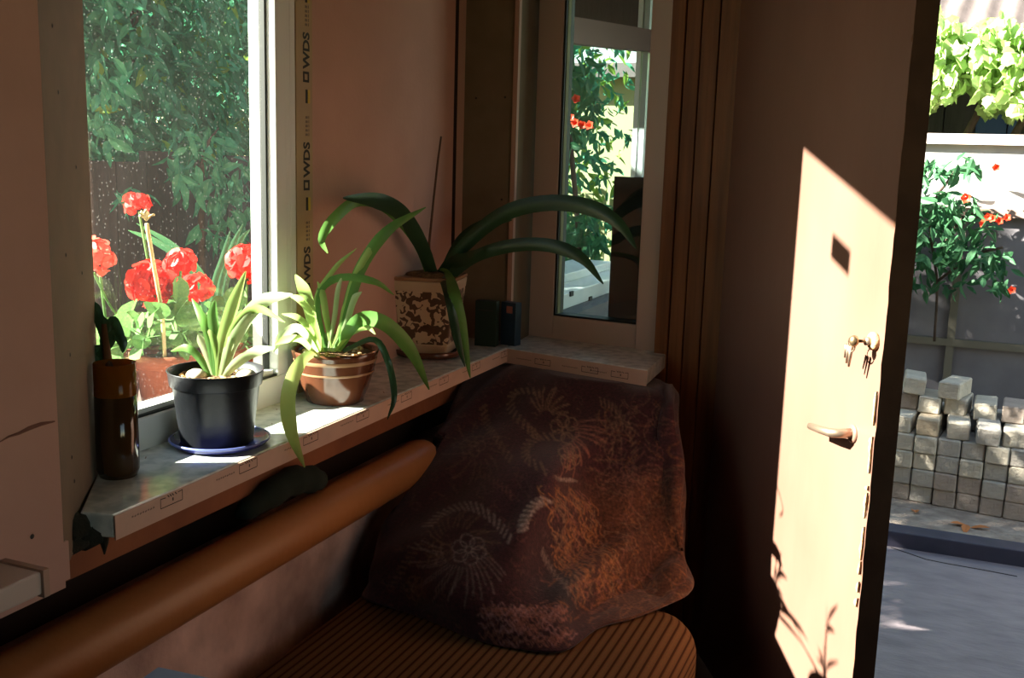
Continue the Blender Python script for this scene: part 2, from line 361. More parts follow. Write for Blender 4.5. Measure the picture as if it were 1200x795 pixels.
# wooden casing boards right of the small window
cas = [(.414, .452), (.456, .496), (.499, .545), (.548, .600)]
casing = struct(bw(.412, .60, -.012, .004, 0, 2.5), 'trim_6', DARKG, 'brown stained plank casing beside the doorway')
for i, (a, b) in enumerate(cas):
    sub(bw(a, b, -.03, -.012, 0, 2.5), 'plank', WOODB, casing, bevel=.002)
struct(bw(.60, .632, -.03, .14, 0, 2.06), 'trim_7', mat('jamb_dark', (.055, .028, .014), .7), 'dark door jamb')

# ------------------------------------------------------------------ sills
sillA = MB(); poly = [(-1.07, 2.604), (-1.05, 1.087), (-1.10, 1.075), (-1.24, 1.262), (-1.262, 1.24), (-1.30, 1.24), (-1.30, 2.70), (-1.1, 2.70)]
sillA.prism(poly[::-1], ZS-.036, ZS)
so = tag(sillA.build('windowsill', [SILL], None, bevel=.003), 'long marbled windowsill in printed film carrying the potted plants', 'windowsill')
sf = MB(); P0 = np.array([-1.05, 1.087]); P1 = np.array([-1.07, 2.604]); dS = (P1-P0)/np.linalg.norm(P1-P0); nS = np.array([dS[1], -dS[0]])
a = P0+nS*.001; b = P1+nS*.001; a2 = P0+nS*.003; b2 = P1+nS*.003
sf.prism([tuple(a2), tuple(b2), tuple(b), tuple(a)], ZS-.0385, ZS-.002)
sfo = sub(sf, 'front_nose', SILLF, so)
sb = MB(); polyB = [(-1.072, 2.604), (-.640, 2.505), (-.655, 2.80), (-1.10, 2.86)]
sb.prism(polyB, ZS-.040, ZS)
sbo = tag(sb.build('windowsill', [SILL], None, bevel=.003), 'short windowsill board under the small window', 'windowsill')
q0 = np.array([-1.072, 2.604]); q1 = np.array([-.640, 2.505]); dB = (q1-q0)/np.linalg.norm(q1-q0); nB2 = np.array([dB[1], -dB[0]])
fb = MB(); fb.prism([tuple(q0+nB2*.003), tuple(q1+nB2*.003), tuple(q1+nB2*.001), tuple(q0+nB2*.001)], ZS-.042, ZS-.002)
fbo = sub(fb, 'front_nose', SILLF, sbo)
# printed marks on the sill front: bracket boxes and dashes of unreadable small print
def on_front(t, z, P0_, d_, n_): p = P0_+d_*t+n_*.0034; return np.array([p[0], p[1], z])
def strip(mb, p, q, wdt, n_):
    p = np.array(p); q = np.array(q); d = q-p; d /= np.linalg.norm(d); nn = np.array([n_[0], n_[1], 0]); s_ = np.cross(d, nn)*wdt*.5
    mb.face([p-s_, q-s_, q+s_, p+s_])
def print_marks(parent, P0_, d_, n_, ts, ztop):
    mk = MB(); tx = MB()
    for t in ts:
        f = lambda u, z: on_front(t+u, ztop-z, P0_, d_, n_)
        for aa, bb in (((0, .004), (0, .019)), ((0, .019), (.05, .019)), ((.05, .019), (.05, .003)), ((.0, .004), (.012, .005)), ((.05, .003), (.04, .004))): strip(mk, f(*aa), f(*bb), .0014, n_)
        for u in (.016, .021, .026, .033): strip(mk, f(u, .002), f(u+.004, .006), .0018, n_)
        strip(mk, f(.028, .009), f(.028, .014), .003, n_)
        for k in range(9):
            u = -.062+k*.0056
            strip(tx, f(u, .012+.001*(k % 2)), f(u+.0036, .0115), .0024, n_)
    sub(mk, 'printed_mark', INK, parent); sub(tx, 'printed_mark', INKG, parent)
print_marks(sfo, P0, dS, nS, [.095+.196*k for k in range(8)], ZS-.002)
print_marks(fbo, q0, dB, nB2, [.10, .25, .34], ZS-.012)
# raised film print on the sill top: pale pattern lines
tp = MB()
for k in range(46):
    y = 1.12+.033*k+random.uniform(-.01, .01); x = random.uniform(-1.22, -1.075)
    L_ = random.uniform(.008, .02); an = random.choice((.5, .9, 2.2))
    tp.face([(x, y, ZS+.0006), (x+L_*math.cos(an), y+L_*math.sin(an), ZS+.0006), (x+L_*math.cos(an)+.002, y+L_*math.sin(an)+.001, ZS+.0006), (x+.002, y+.001, ZS+.0006)])
sub(tp, 'printed_mark', INKG, so)
# hollow end of the sill: dark foam below
fm = MB(); e1 = at_x(115, 612, -1.09)
for k in range(9): fm.blob((-1.10-.02*random.random(), 1.055+.05*random.random(), .80+.03*random.random()), (.03, .03, .022), 8, .25)
tag(fm.build('foam_lump', FOAM, None, True, (-1.1, 1.07, .78)), 'dark crumbly foam filling under the open end of the windowsill', 'foam')
dr = MB(); pd = on_front(.012, .81, P0, dS, -nS*3); dr.tube([pd+np.array([-.02, 0, .01]), pd+np.array([-.02, 0, -.012]), pd+np.array([-.021, 0, -.03])], [.008, .006, .001], 8)
tag(dr.build('foam_drip', FOAM, None, True, tuple(pd-np.array([.02, 0, .03]))), 'dark drip hanging under the sill corner', 'foam')
# small sill of the neighbouring window
s2 = MB().prism([(-.98, .15), (-.98, .892), (-1.055, .892), (-1.055, .15)], ZS-.03, ZS)
s2o = tag(s2.build('windowsill', PVCT, None, bevel=.003), 'end of a pale plastic windowsill beside the pink panel', 'windowsill')
sub(MB().box((-1.06, .892, ZS-.034), (-.977, .901, ZS+.002)), 'end_cap', BEAD, s2o)

# ------------------------------------------------------------------ window 1 (large, with plants)
def ring(mb, x0, x1, y0, y1, z0, z1, t):      # rectangular frame in the YZ plane
    mb.box((x0, y0, z0), (x1, y0+t, z1)); mb.box((x0, y1-t, z0), (x1, y1, z1)); mb.box((x0, y0+t, z0), (x1, y1-t, z0+t)); mb.box((x0, y0+t, z1-t), (x1, y1-t, z1))
w1 = struct(MB().box((-1.305, 1.20, ZS-.01), (-1.255, 1.235, 2.13)), 'window_1', PVC, 'large white plastic window above the plants')
fr = MB(); fr.box((-1.305, 1.235, ZS-.01), (-1.24, 1.795, ZS+.058)); fr.box((-1.305, 1.762, ZS+.058), (-1.24, 1.80, 2.13)); fr.box((-1.305, 1.235, 2.09), (-1.24, 1.762, 2.13))
sub(fr, 'window_frame', PVC, w1, bevel=.003)
fr2 = MB(); fr2.box((-1.30, 1.80, ZS-.01), (-1.247, 1.822, 2.13)); fr2.box((-1.30, 1.826, ZS-.01), (-1.25, 1.846, 2.13)); fr2.box((-1.32, 1.822, ZS-.01), (-1.262, 1.826, 2.13)); fr2.box((-1.32, 1.846, ZS-.01), (-1.262, 1.852, 2.13))
sub(fr2, 'frame_profile', PVC, w1, bevel=.002)
g = MB(); g.box((-1.280, 1.262, ZS+.058), (-1.243, 1.762, ZS+.062)); g.box((-1.276, 1.757, ZS+.062), (-1.262, 1.7622, 2.09))
sub(g, 'gasket', GASKET, w1)
bd = MB(); bd.box((-1.285, 1.262, ZS+.062), (-1.25, 1.7575, ZS+.071)); sub(bd, 'glazing_bead', PVC, w1)
sub(MB().box((-1.272, 1.233, ZS+.06), (-1.267, 1.764, 2.095)), 'pane', GLASSA, w1)
sub(MB().box((-1.266, 1.455, 1.905), (-1.2655, 1.552, 1.955)), 'paper_sticker', PAPER, w1)
flm = sub(MB().box((-1.33, 1.852, ZS-.01), (-1.252, 1.912, 2.13)), 'protective_film', FILM, w1)
# lettering on the film
def text_part(body, size, org, ux, uy, M, parent, name='lettering'):
    cu = bpy.data.curves.new('t', 'FONT'); cu.body = body; cu.size = size; cu.extrude = .0001; cu.resolution_u = 3; cu.offset = .0011
    tmp = bpy.data.objects.new('t', cu); col.objects.link(tmp); dg = bpy.context.evaluated_depsgraph_get(); dg.update()
    me = bpy.data.meshes.new_from_object(tmp.evaluated_get(dg)); bpy.data.objects.remove(tmp); bpy.data.curves.remove(cu)
    ux = Vector(ux); uy = Vector(uy); uz = ux.cross(uy); wl_ = world_loc(parent)
    q = Matrix(((ux[0], uy[0], uz[0], org[0]-wl_[0]), (ux[1], uy[1], uz[1], org[1]-wl_[1]), (ux[2], uy[2], uz[2], org[2]-wl_[2]), (0, 0, 0, 1)))
    me.transform(q); me.materials.clear(); me.materials.append(M); me.name = name
    o = bpy.data.objects.new(name, me); col.objects.link(o); o.parent = parent; return o
xf = -1.2515
for k, py in enumerate((-58, 62, 190, 312)):
    zc = at_x(358, py, xf)[2]; z0 = zc-.030
    text_part('WDS', .033, (xf, 1.900, z0-.002), (0, 0, 1), (0, -1, 0), INK, flm)
    lg = MB()
    ring(lg, xf-.0003, xf+.0003, 1.877, 1.899, z0-.030, z0-.008, .005); sub(lg, 'logo', INK, flm)
    ds = MB(); ds.box((xf-.0003, 1.886, z0-.073), (xf+.0003, 1.893, z0-.045)); sub(ds, 'printed_dash', INK, flm)
    dy = MB(); dy.box((xf-.0003, 1.894, z0-.073), (xf+.0003, 1.902, z0-.045)); sub(dy, 'printed_dash', mat('film_yellow_mark', (.62, .44, .05), .5), flm)
    sm = MB()
    for j in range(5): sm.box((xf-.0003, 1.886, z0+.085+j*.009), (xf+.0003, 1.893, z0+.090+j*.009))
    for j in range(5): sm.box((xf-.0003, 1.897, z0+.085+j*.009), (xf+.0003, 1.8985, z0+.091+j*.009))
    sub(sm, 'small_print', INKG, flm)
# unseen side window behind the viewer, added for fill light on the left wall
w3_ = MB(); ring(w3_, 1.53, 1.59, -.3, .9, .85, 2.15, .07); w3_.box((1.53, .27, .92), (1.59, .33, 2.08)); w3o = struct(w3_, 'fill_window', PVC, 'white side window added out of view for fill light')
for y_ in (-.235, .325): sub(MB().box((1.558, y_, .915), (1.562, y_+.51, 2.085)), 'pane', GLASSC, w3o)
# outer reveal of brick colour and outer ledge
struct(MB().box((-1.42, 1.97, .5), (-1.305, 2.9, 2.6)), 'wall_left', mat('outer_brick', (.45, .25, .18), .9, (.38, .2, .15), 9), 'outer house wall beyond the window')
struct(MB().box((-1.42, .72, .5), (-1.33, 1.10, 2.6)), 'wall_left', MT['outer_brick'])
# ------------------------------------------------------------------ window 3 (small, end wall)
fw = MB(); bw(0.0, .08, .0, .07, ZS-.005, 2.13, fw); bw(.348, .410, -.01, .07, ZS-.005, 2.13, fw); bw(.08, .348, 0, .07, ZS-.005, ZS+.068, fw); bw(.08, .348, 0, .07, 2.06, 2.13, fw)
w3 = struct(fw, 'window_2', PVCT, 'small window in the end wall with a plastic frame', bevel=.003)
gk = MB(); bw(.08, .0865, .004, .055, ZS+.068, 2.06, gk); bw(.3435, .348, .004, .055, ZS+.068, 2.06, gk); bw(.0865, .3435, .004, .055, ZS+.068, ZS+.073, gk)
sub(gk, 'gasket', GASKET, w3)
ge = MB(); bw(.0865, .0885, .012, .03, ZS+.073, 2.06, ge); sub(ge, 'glazing_bead', FENCEY, w3)
sub(bw(.084, .346, .030, .035, ZS+.07, 2.065), 'pane', GLASSB, w3)
sub(bw(.410, .417, -.014, .0, ZS-.005, 2.13), 'edge_strip', mat('pvc_edge', (.74, .60, .50), .4), w3)

# ------------------------------------------------------------------ door
HG = np.array([-.50, 2.70, 0]); FE = np.array([-.063, 1.95, 0]); DW = float(np.linalg.norm(FE-HG)); DD = (FE-HG)/DW; DN = np.array([-DD[1], DD[0], 0])   # DN points to the yard side
MD = Matrix(((DD[0], DN[0], 0, HG[0]), (DD[1], DN[1], 0, HG[1]), (0, 0, 1, 0), (0, 0, 0, 1)))
def dbox(mb, s0, s1, t0, t1, z0, z1): return mb.box((s0, t0, z0), (s1, t1, z1), MD)
door = thing('door', (HG[0], HG[1], .03), 'brown painted door standing open, sunlit with plant shadows', 'door')
# slab with a gently warped face
NS, NZ = 36, 70
vsl = []; fsl = []
for j in range(NZ+1):
    for i in range(NS+1):
        s_ = DW*i/NS; z = .012+2.018*j/NZ
        bul = .0007*math.sin(s_*17+.8*math.sin(z*3))+.005*math.exp(-((s_-.62)/.05)**2-((z-.66)/.1)**2)
        if i in (0, NS): bul = 0
        if i == NS: bul = .0015*math.sin(z*60)*math.sin(z*23)
        vsl.append(tuple(MD @ Vector((s_, -bul, z))))
for j in range(NZ):
    for i in range(NS):
        k = j*(NS+1)+i; fsl.append((k, k+1, k+NS+2, k+NS+1))
db = MB(); db.mesh(vsl, fsl); sub(db, 'front_face', DOORM, door, True)
db = MB(); dbox(db, 0, DW-.0006, .0008, .045, .012, 2.03); sub(db, 'slab', DOOREDGE, door)
def at_door(px, py, off=0.):
    p0 = HG-DN*off; r = ray(px, py); return CAM+r*(np.dot(p0-CAM, DN)/np.dot(r, DN))
def dloc(p): return np.array(MD.inverted() @ Vector(p))
# lever handle
hp = dloc(at_door(1000, 508)); hs, hz = hp[0], hp[2]
lv = MB(); dpt = lambda s_, t_, z_: np.array(MD @ Vector((s_, t_, z_)))
lv.tube([dpt(hs, .0, hz), dpt(hs, -.03, hz), dpt(hs-.008, -.042, hz-.001), dpt(hs-.05, -.044, hz-.006), dpt(hs-.10, -.042, hz-.012)], [.010, .009, .009, .008, .007], 12)
hd = sub(lv, 'handle', METAL, door, True)
pl = MB(); pl.tube([dpt(hs, .004, hz), dpt(hs, -.004, hz), dpt(hs, -.006, hz)], [.019, .019, .015], 16); sub(pl, 'handle_rosette', DOORM, hd, True)
# lock with rosette
kp = dloc(at_door(1026, 400)); ks, kz = kp[0], kp[2]
lk = MB(); lk.tube([dpt(ks, .005, kz), dpt(ks, -.008, kz), dpt(ks, -.012, kz)], [.017, .017, .012], 16); lro = sub(lk, 'lock_rosette', CHIP, door, True)
lk = MB(); lk.tube([dpt(ks, -.008, kz), dpt(ks, -.02, kz)], .008, 12); sub(lk, 'lock_cylinder', METAL, lro, True)
# chipped strike edge: lock face plate and splinters
for k in range(26):
    z = .55+.42*random.random(); h = random.uniform(.008, .035); b_ = MB(); wdt = random.uniform(.004, .013)
    p = [dpt(DW-.0015-random.uniform(0, .003), -.0055, z), dpt(DW-wdt, -.0062, z+h*.3), dpt(DW-wdt*.6, -.0065, z+h*.8), dpt(DW-.002, -.005, z+h)]
    q_ = [v+DN*.004 for v in p]; b_.mesh(p+q_, [(0, 1, 2, 3), (7, 6, 5, 4), (0, 4, 5, 1), (1, 5, 6, 2), (2, 6, 7, 3), (3, 7, 4, 0)])
    sub(b_, 'paint_chip', CHIP, door)
# keys hanging in the lock
ky = thing('key_bunch', dpt(ks, -.02, kz-.03), 'small bunch of keys hanging from the door lock', 'keys')
kb = MB(); kb.tube([dpt(ks, -.016, kz), dpt(ks, -.034, kz)], .003, 8); kb.blob(dpt(ks, -.042, kz), (.009, .009, .011), 10); sub(kb, 'key', BRASS, ky, True)
rr = MB(); rr.tube([dpt(ks-.012+.014*math.cos(a_), -.04, kz-.008+.014*math.sin(a_)) for a_ in np.linspace(0, 2*math.pi, 18)], .0015, 6); sub(rr, 'key_ring', METAL, ky, True)
for dx, ln in ((-.022, .035), (-.03, .026), (-.012, .04)):
    kk = MB(); kk.tube([dpt(ks+dx, -.04, kz-.012), dpt(ks+dx-.008, -.038, kz-.012-ln)], [.0045, .0022], 8); sub(kk, 'key', METAL, ky, True)

# ------------------------------------------------------------------ heating pipe
pp = MB(); A_ = np.array([-1.13, -2.5, .622]); B_ = np.array([-1.13, 2.20, .625])
endp = [B_+np.array([0, .05*math.sin(a_), 0]) for a_ in (0, .5, 1.0, 1.4, 1.57)]; endr = [.050*math.cos(a_)+.0005 for a_ in (0, .5, 1.0, 1.4, 1.57)]
pp.tube([A_]+[A_+(B_-A_)*t for t in np.linspace(.1, .98, 10)]+endp, [.05]*11+endr, 32)
po = thing('heating_pipe', (-1.128, 1.0, .57), 'thick orange-brown painted heating pipe running under the windowsill', 'pipe'); sub(pp, 'pipe_body', PIPE, po, True)
for y in (.2, 1.35):
    br = MB(); br.box((-1.19, y-.015, .60), (-1.12, y+.015, .612)); sub(br, 'bracket', METAL, po)
rg = MB(); rc = at_x(338, 568, -1.15)  # small dark lump between the pipe and the sill
rg.tube(catmull([rc+np.array([-.03, -.13, -.03]), rc+np.array([-.01, -.08, -.012]), rc+np.array([.0, .0, .004]), rc+np.array([.012, .05, -.002]), rc+np.array([.01, .11, -.022])], 16), [.006]+[.018+.012*math.sin(k*.21)+.003*math.sin(k*1.9) for k in range(14)]+[.002], 12)
tag(rg.build('lump', LUMP, None, True, (rc[0], rc[1], rc[2]-.04)), 'dark lump wedged between the pipe and the windowsill', 'lump')

# ------------------------------------------------------------------ sofa
ZT = .40
def stripe_mat():
    M = bpy.data.materials.new('striped_upholstery'); M.use_nodes = True; t = M.node_tree; n = t.nodes; L = t.links; b = n['Principled BSDF']
    b.inputs['Roughness'].default_value = .9; b.inputs['Specular IOR Level'].default_value = .1
    at = n.new('ShaderNodeAttribute'); at.attribute_name = 'across'
    mu = n.new('ShaderNodeMath'); mu.operation = 'MULTIPLY'; mu.inputs[1].default_value = 1/.0185; L.new(at.outputs['Fac'], mu.inputs[0])
    fr_ = n.new('ShaderNodeMath'); fr_.operation = 'FRACT'; L.new(mu.outputs[0], fr_.inputs[0])
    r = n.new('ShaderNodeValToRGB'); e = r.color_ramp.elements; e[0].position = 0; e[0].color = (.06, .022, .008, 1); e[1].position = .16; e[1].color = (.09, .035, .012, 1)
    for p_, c_ in ((.22, (.20, .10, .042, 1)), (.5, (.25, .135, .058, 1)), (.9, (.21, .105, .044, 1)), (.97, (.06, .024, .010, 1))):
        k = e.new(p_); k.color = c_
    L.new(fr_.outputs[0], r.inputs[0])
    nz = n.new('ShaderNodeTexNoise'); nz.inputs['Scale'].default_value = 300; mx = n.new('ShaderNodeMix'); mx.data_type = 'RGBA'; mx.blend_type = 'MULTIPLY'; mx.inputs[0].default_value = .5
    tc = n.new('ShaderNodeTexCoord'); L.new(tc.outputs['Object'], nz.inputs[0]); L.new(r.outputs[0], mx.inputs[6]); L.new(nz.outputs['Color'], mx.inputs[7]); L.new(mx.outputs[2], b.inputs['Base Color'])
    bp = n.new('ShaderNodeBump'); bp.inputs['Strength'].default_value = .5; bp.inputs['Distance'].default_value = .004; L.new(r.outputs[0], bp.inputs['Height']); L.new(bp.outputs[0], b.inputs['Normal'])
    return M
sofa = thing('sofa', (-.75, 1.3, 0), 'low sofa with brown striped upholstery in the corner under the windows', 'sofa')
# seat: cross-section swept along Y with a rounded far end
sec = [(-1.12, .12), (-1.12, ZT-.02), (-1.10, ZT)]+[(x, ZT+.006*math.sin((x+1.1)/.65*math.pi)) for x in np.linspace(-1.05, -.46, 14)]+[(-.46+.075*math.sin(a_), ZT-.075+.075*math.cos(a_)) for a_ in np.linspace(.15, 1.57, 8)]+[(-.385, .25), (-.385, .12)]
arc = np.concatenate([[0], np.cumsum([math.dist(sec[i], sec[i+1]) for i in range(len(sec)-1)])])
ys = list(np.linspace(.1, 2.05, 30))+[2.05+.10*math.sin(a_) for a_ in np.linspace(.2, 1.57, 8)]
sv = []; sfc = []; acr = []
for y in ys:
    k = 0 if y <= 2.05 else 1-math.sqrt(max(0, 1-((y-2.05)/.10)**2))
    for (x, z), s_ in zip(sec, arc):
        sv.append((x-(.09*k if x > -.6 else 0)*((x+.6)/.2 if x > -.6 else 0), y, z-(.05*k if z > .3 else 0))); acr.append(s_)
nsec = len(sec)
for j in range(len(ys)-1):
    for i in range(nsec-1): k = j*nsec+i; sfc.append((k, k+nsec, k+nsec+1, k+1))
sfc.append(tuple(range(nsec))); sfc.append(tuple(reversed(range((len(ys)-1)*nsec, len(ys)*nsec))))
smb = MB(); smb.mesh(sv, sfc); seat = sub(smb, 'seat', stripe_mat(), sofa, True)
aa = seat.data.attributes.new('across', 'FLOAT', 'POINT'); aa.data.foreach_set('value', acr)
sub(MB().box((-1.12, .1, .03), (-.40, 2.13, .12)), 'base', YDARK, sofa)
sub(MB().box((-1.06, 2.30, .03), (-.58, 2.58, .46)), 'arm', YDARK, sofa, bevel=.03)
for x, y in ((-1.08, .15), (-.46, .15), (-1.08, 2.08), (-.46, 2.08)): sub(MB().lathe([(.022, 0), (.028, .03)], (x, y, 0), 12), 'leg', YDARK, sofa)

# ------------------------------------------------------------------ patterned blanket over the sofa end
ctl = [
 [(556, 436, 2.66), (600, 428, 2.66), (640, 428, 2.67), (680, 432, 2.66), (720, 437, 2.65), (750, 442, 2.63), (772, 447, 2.60), (782, 452, 2.56)],
 [(538, 460, 2.45), (590, 444, 2.50), (635, 444, 2.52), (680, 448, 2.52), (720, 452, 2.50), (750, 460, 2.48), (776, 468, 2.46), (788, 480, 2.42)],
 [(515, 510, 2.28), (575, 505, 2.33), (630, 505, 2.33), (675, 508, 2.33), (715, 512, 2.37), (750, 520, 2.38), (778, 530, 2.39), (793, 540, 2.37)],
 [(485, 560, 2.12), (550, 560, 2.14), (610, 562, 2.12), (650, 560, 2.10), (690, 575, 2.24), (735, 590, 2.28), (775, 600, 2.31), (798, 605, 2.30)],
 [(455, 610, 1.99), (530, 615, 1.97), (590, 615, 1.96), (630, 605, 1.99), (680, 630, 2.15), (730, 640, 2.22), (775, 650, 2.26), (802, 655, 2.26)],
 [(436, 660, 1.90), (505, 675, 1.85), (560, 690, 1.83), (610, 690, 1.85), (655, 690, 1.92), (715, 690, 2.10), (765, 685, 2.17), (804, 685, 2.20)]]
G = [[(*at_y(*c), c[0], c[1]) for c in row] for row in ctl]
G.append([(*at_z(x, y, ZT+.008), x, y) for x, y in ((426, 702), (495, 724), (555, 748), (607, 761), (660, 764), (702, 737), (747, 724), (803, 700))])
for row in G:
    p = row[-1]; row.append((p[0]-.015, p[1]+.10, p[2]-.02, p[3]+8, p[4])); row.append((p[0]-.06, p[1]+.22, p[2]-.06, p[3]+16, p[4]))
    p = row[0]; row.insert(0, (max(p[0]-.02, -1.175), p[1]+.12, p[2]-.03, p[3]-10, p[4]))
G = np.array(G)                            # rows, cols, 5
NR, NC = 250, 300
tmp = np.stack([catmull(G[:, j, :], NR) for j in range(G.shape[1])], 1)
GR = np.stack([catmull(tmp[i], NC) for i in range(NR)], 0)
V = GR[..., :3].copy(); PXY = GR[..., 3:]
uu, vv = np.meshgrid(np.linspace(0, 1, NC), np.linspace(0, 1, NR))
wrk = .012*np.sin(uu*15+vv*5+2*np.sin(vv*4))*(.2+vv)+.006*np.sin(uu*9-vv*15)-.030*np.exp(-((uu-.60-.10*vv)/.05)**2)*np.clip(vv-.45, 0, 1)*2+.004*np.sin(uu*41+vv*23+3*np.sin(uu*7))+.012*np.exp(-((uu-.62-.12*np.sin(vv*5))/.03)**2)*vv
edge = np.clip(np.minimum.reduce([uu*8, (1-uu)*8, (1-vv)*10, vv*8]), 0, 1)
du = np.gradient(V, axis=1); dv = np.gradient(V, axis=0); Nn = np.cross(dv, du); Nn /= np.linalg.norm(Nn, axis=2)[..., None]+1e-9
if Nn[NR//2, NC//2] @ (CAM-V[NR//2, NC//2]) < 0: Nn = -Nn
V += Nn*(1.35*wrk*edge)[..., None]
V[..., 2] = np.maximum(V[..., 2], ZT+.007); V[..., 2] = np.where(V[..., 1] > 2.42, np.minimum(V[..., 2], .803), V[..., 2]); V[..., 0] = np.where((V[..., 1] < 2.27) & (V[..., 2] < .70) & (V[..., 2] > .55), np.maximum(V[..., 0], -1.095), V[..., 0])
# woven pattern: strokes laid on the cloth, painted into a colour attribute
base = np.zeros((NR, NC, 3)); base[:] = (.048, .011, .014)
px_, py_ = PXY[..., 0], PXY[..., 1]
orange = np.clip((px_-640-.25*(py_-560))/60, 0, 1)*np.clip((py_-545)/40, 0, 1)
base = base*(1-orange[..., None])+np.array((.115, .040, .018))*orange[..., None]
plum = np.exp(-((px_-590)/60)**2-((py_-545)/45)**2); base = base*(1-.6*plum[..., None])+np.array((.10, .028, .042))*.6*plum[..., None]
blue = np.exp(-((px_-662)/26)**2-((py_-690)/38)**2); base = base*(1-.8*blue[..., None])+np.array((.02, .022, .03))*.8*blue[..., None]
def stroke(pts, wd, c, a=1.0):
    global base
    pts = np.array(pts, float); lo = pts.min(0)-wd*3; hi = pts.max(0)+wd*3
    msk = (px_ > lo[0]) & (px_ < hi[0]) & (py_ > lo[1]) & (py_ < hi[1])
    if not msk.any(): return
    X = px_[msk]; Y_ = py_[msk]; D = np.full(X.shape, 1e9)
    for p, q in zip(pts[:-1], pts[1:]):
        d = q-p; L2 = d @ d+1e-9; t = np.clip(((X-p[0])*d[0]+(Y_-p[1])*d[1])/L2, 0, 1); D = np.minimum(D, np.hypot(X-p[0]-t*d[0], Y_-p[1]-t*d[1]))
    al = (a*np.clip(1.4-D/wd, 0, 1))[:, None]; base[msk] = base[msk]*(1-al)+np.array(c)*al
GOLD = (.26, .15, .085); ROSE = (.28, .11, .075); PALE = (.36, .27, .23); ORN = (.34, .13, .042)
def dashes(pts, c, ln=9, wd=1.6, a=.8, tilt=.6):
    pts = np.array(pts, float); nd = max(6, int(np.hypot(*(pts[1:]-pts[:-1]).T).sum()/6.5)); Pp = catmull(pts, nd+2)
    for i in range(1, nd+1):
        t = Pp[i+1]-Pp[i-1]; t /= np.linalg.norm(t); n_ = np.array([-t[1], t[0]]); d_ = n_*math.cos(tilt)+t*math.sin(tilt); stroke([Pp[i]-d_*ln*.5, Pp[i]+d_*ln*.5], wd, c, a)
def flower(cx, cy, r, c, a=.8):
    for k in range(6):
        th = k*math.pi/3+.3; x0, y0 = cx+r*.6*math.cos(th), cy+r*.6*math.sin(th)
        stroke([(x0+r*.42*math.cos(u), y0+r*.42*math.sin(u)) for u in np.linspace(0, 6.3, 12)], 1.1, c, a)
    stroke([(cx+r*.25*math.cos(u), cy+r*.25*math.sin(u)) for u in np.linspace(0, 6.3, 10)], 1.2, c, a)
def spray(cx, cy, r0, r1, a0, a1, n, c, a=.7, wd=1.2):
    for k in range(n):
        th = a0+(a1-a0)*k/(n-1); b_ = random.uniform(.1, .4)
        stroke([(cx+r_*math.cos(th+b_*q), cy+r_*math.sin(th+b_*q)) for q, r_ in zip(np.linspace(0, 1, 6), np.linspace(r0, r1*random.uniform(.8, 1.1), 6))], wd, c, a)
dashes([(597, 463), (602, 485), (618, 505), (632, 512)], GOLD, 10); dashes([(655, 512), (630, 515), (618, 530), (622, 548), (645, 556)], GOLD, 10, a=.7)
dashes([(596, 466), (605, 458), (622, 460), (640, 470)], GOLD, 8)
flower(662, 503, 17, GOLD); flower(668, 535, 14, GOLD, .8); spray(655, 505, 20, 55, -.5, 1.3, 12, ROSE, .75); spray(640, 490, 8, 30, -2.5, -.4, 8, GOLD, .7)
dashes([(565, 470), (572, 500), (585, 525), (605, 552)], GOLD, 8, a=.6); flower(556, 530, 15, GOLD, .4); spray(560, 535, 16, 38, 0, 6, 16, GOLD, .3)
dashes([(500, 625), (520, 605), (550, 600), (580, 612), (602, 640)], PALE, 11, a=.6); flower(552, 650, 20, PALE, .5); flower(518, 655, 15, GOLD, .35); spray(545, 650, 24, 60, .2, 3.2, 20, PALE, .28); spray(540, 645, 22, 45, -3, 0, 14, GOLD, .35)
dashes([(612, 627), (615, 608), (627, 592), (645, 583)], PALE, 11, 2.2, .9); dashes([(650, 560), (665, 562), (680, 563)], PALE, 9, 1.6, .6, 1.2)
for k in range(210):      # orange wave lines on the right flank
    x = random.uniform(640, 700); y = random.uniform(570, 690); x += (y-600)*.3
    ph = random.uniform(0, 6); L_ = random.uniform(8, 26)
    stroke([(x+q*L_*.32+2.5*math.sin(ph+q*6), y+q*L_) for q in np.linspace(0, 1, 7)], .75, random.choice((ORN, GOLD, (.40, .18, .07), ROSE)), .7)
for k in range(150):      # scribbled weave, right half
    x = random.uniform(700, 798); y = random.uniform(470, 715); ph = random.uniform(0, 6); a_ = random.uniform(-1, 2)
    stroke([(x+q*20*math.cos(a_)+5*math.sin(ph+q*5), y+q*22*math.sin(a_)+5*math.cos(ph+q*4)) for q in np.linspace(0, 1, 7)], .9, random.choice((ORN, ROSE, GOLD)), .45 if y > 620 else .3)
for k in range(110):      # pinkish zigzag at the hanging corner
    x = random.uniform(565, 662); y = random.uniform(712, 757); ph = random.uniform(0, 6)
    stroke([(x+q*16, y+4*math.sin(ph+q*9)) for q in np.linspace(0, 1, 7)], 1.0, random.choice((ROSE, (.36, .18, .17), ROSE)), .6)
for k in range(60):
    x = random.uniform(640, 790); y = random.uniform(670, 735); stroke([(x, y), (x+random.uniform(-12, 12), y+random.uniform(-8, 8))], 1.3, random.choice((ROSE, ORN)), .6)
flower(735, 560, 13, ROSE, .45); spray(735, 560, 14, 34, 0, 6, 16, ROSE, .35); flower(720, 500, 11, GOLD, .35); spray(722, 500, 12, 28, 0, 6, 12, GOLD, .3)
dashes([(700, 470), (720, 480), (738, 505), (745, 535)], GOLD, 8, 1.3, .45); dashes([(455, 690), (480, 665), (500, 640)], GOLD, 8, 1.3, .35); flower(490, 690, 13, GOLD, .3)
dashes([(640, 640), (655, 665), (668, 700)], PALE, 8, 1.4, .4, 1.0); dashes([(560, 560), (585, 575), (605, 590)], ROSE, 7, 1.2, .4)
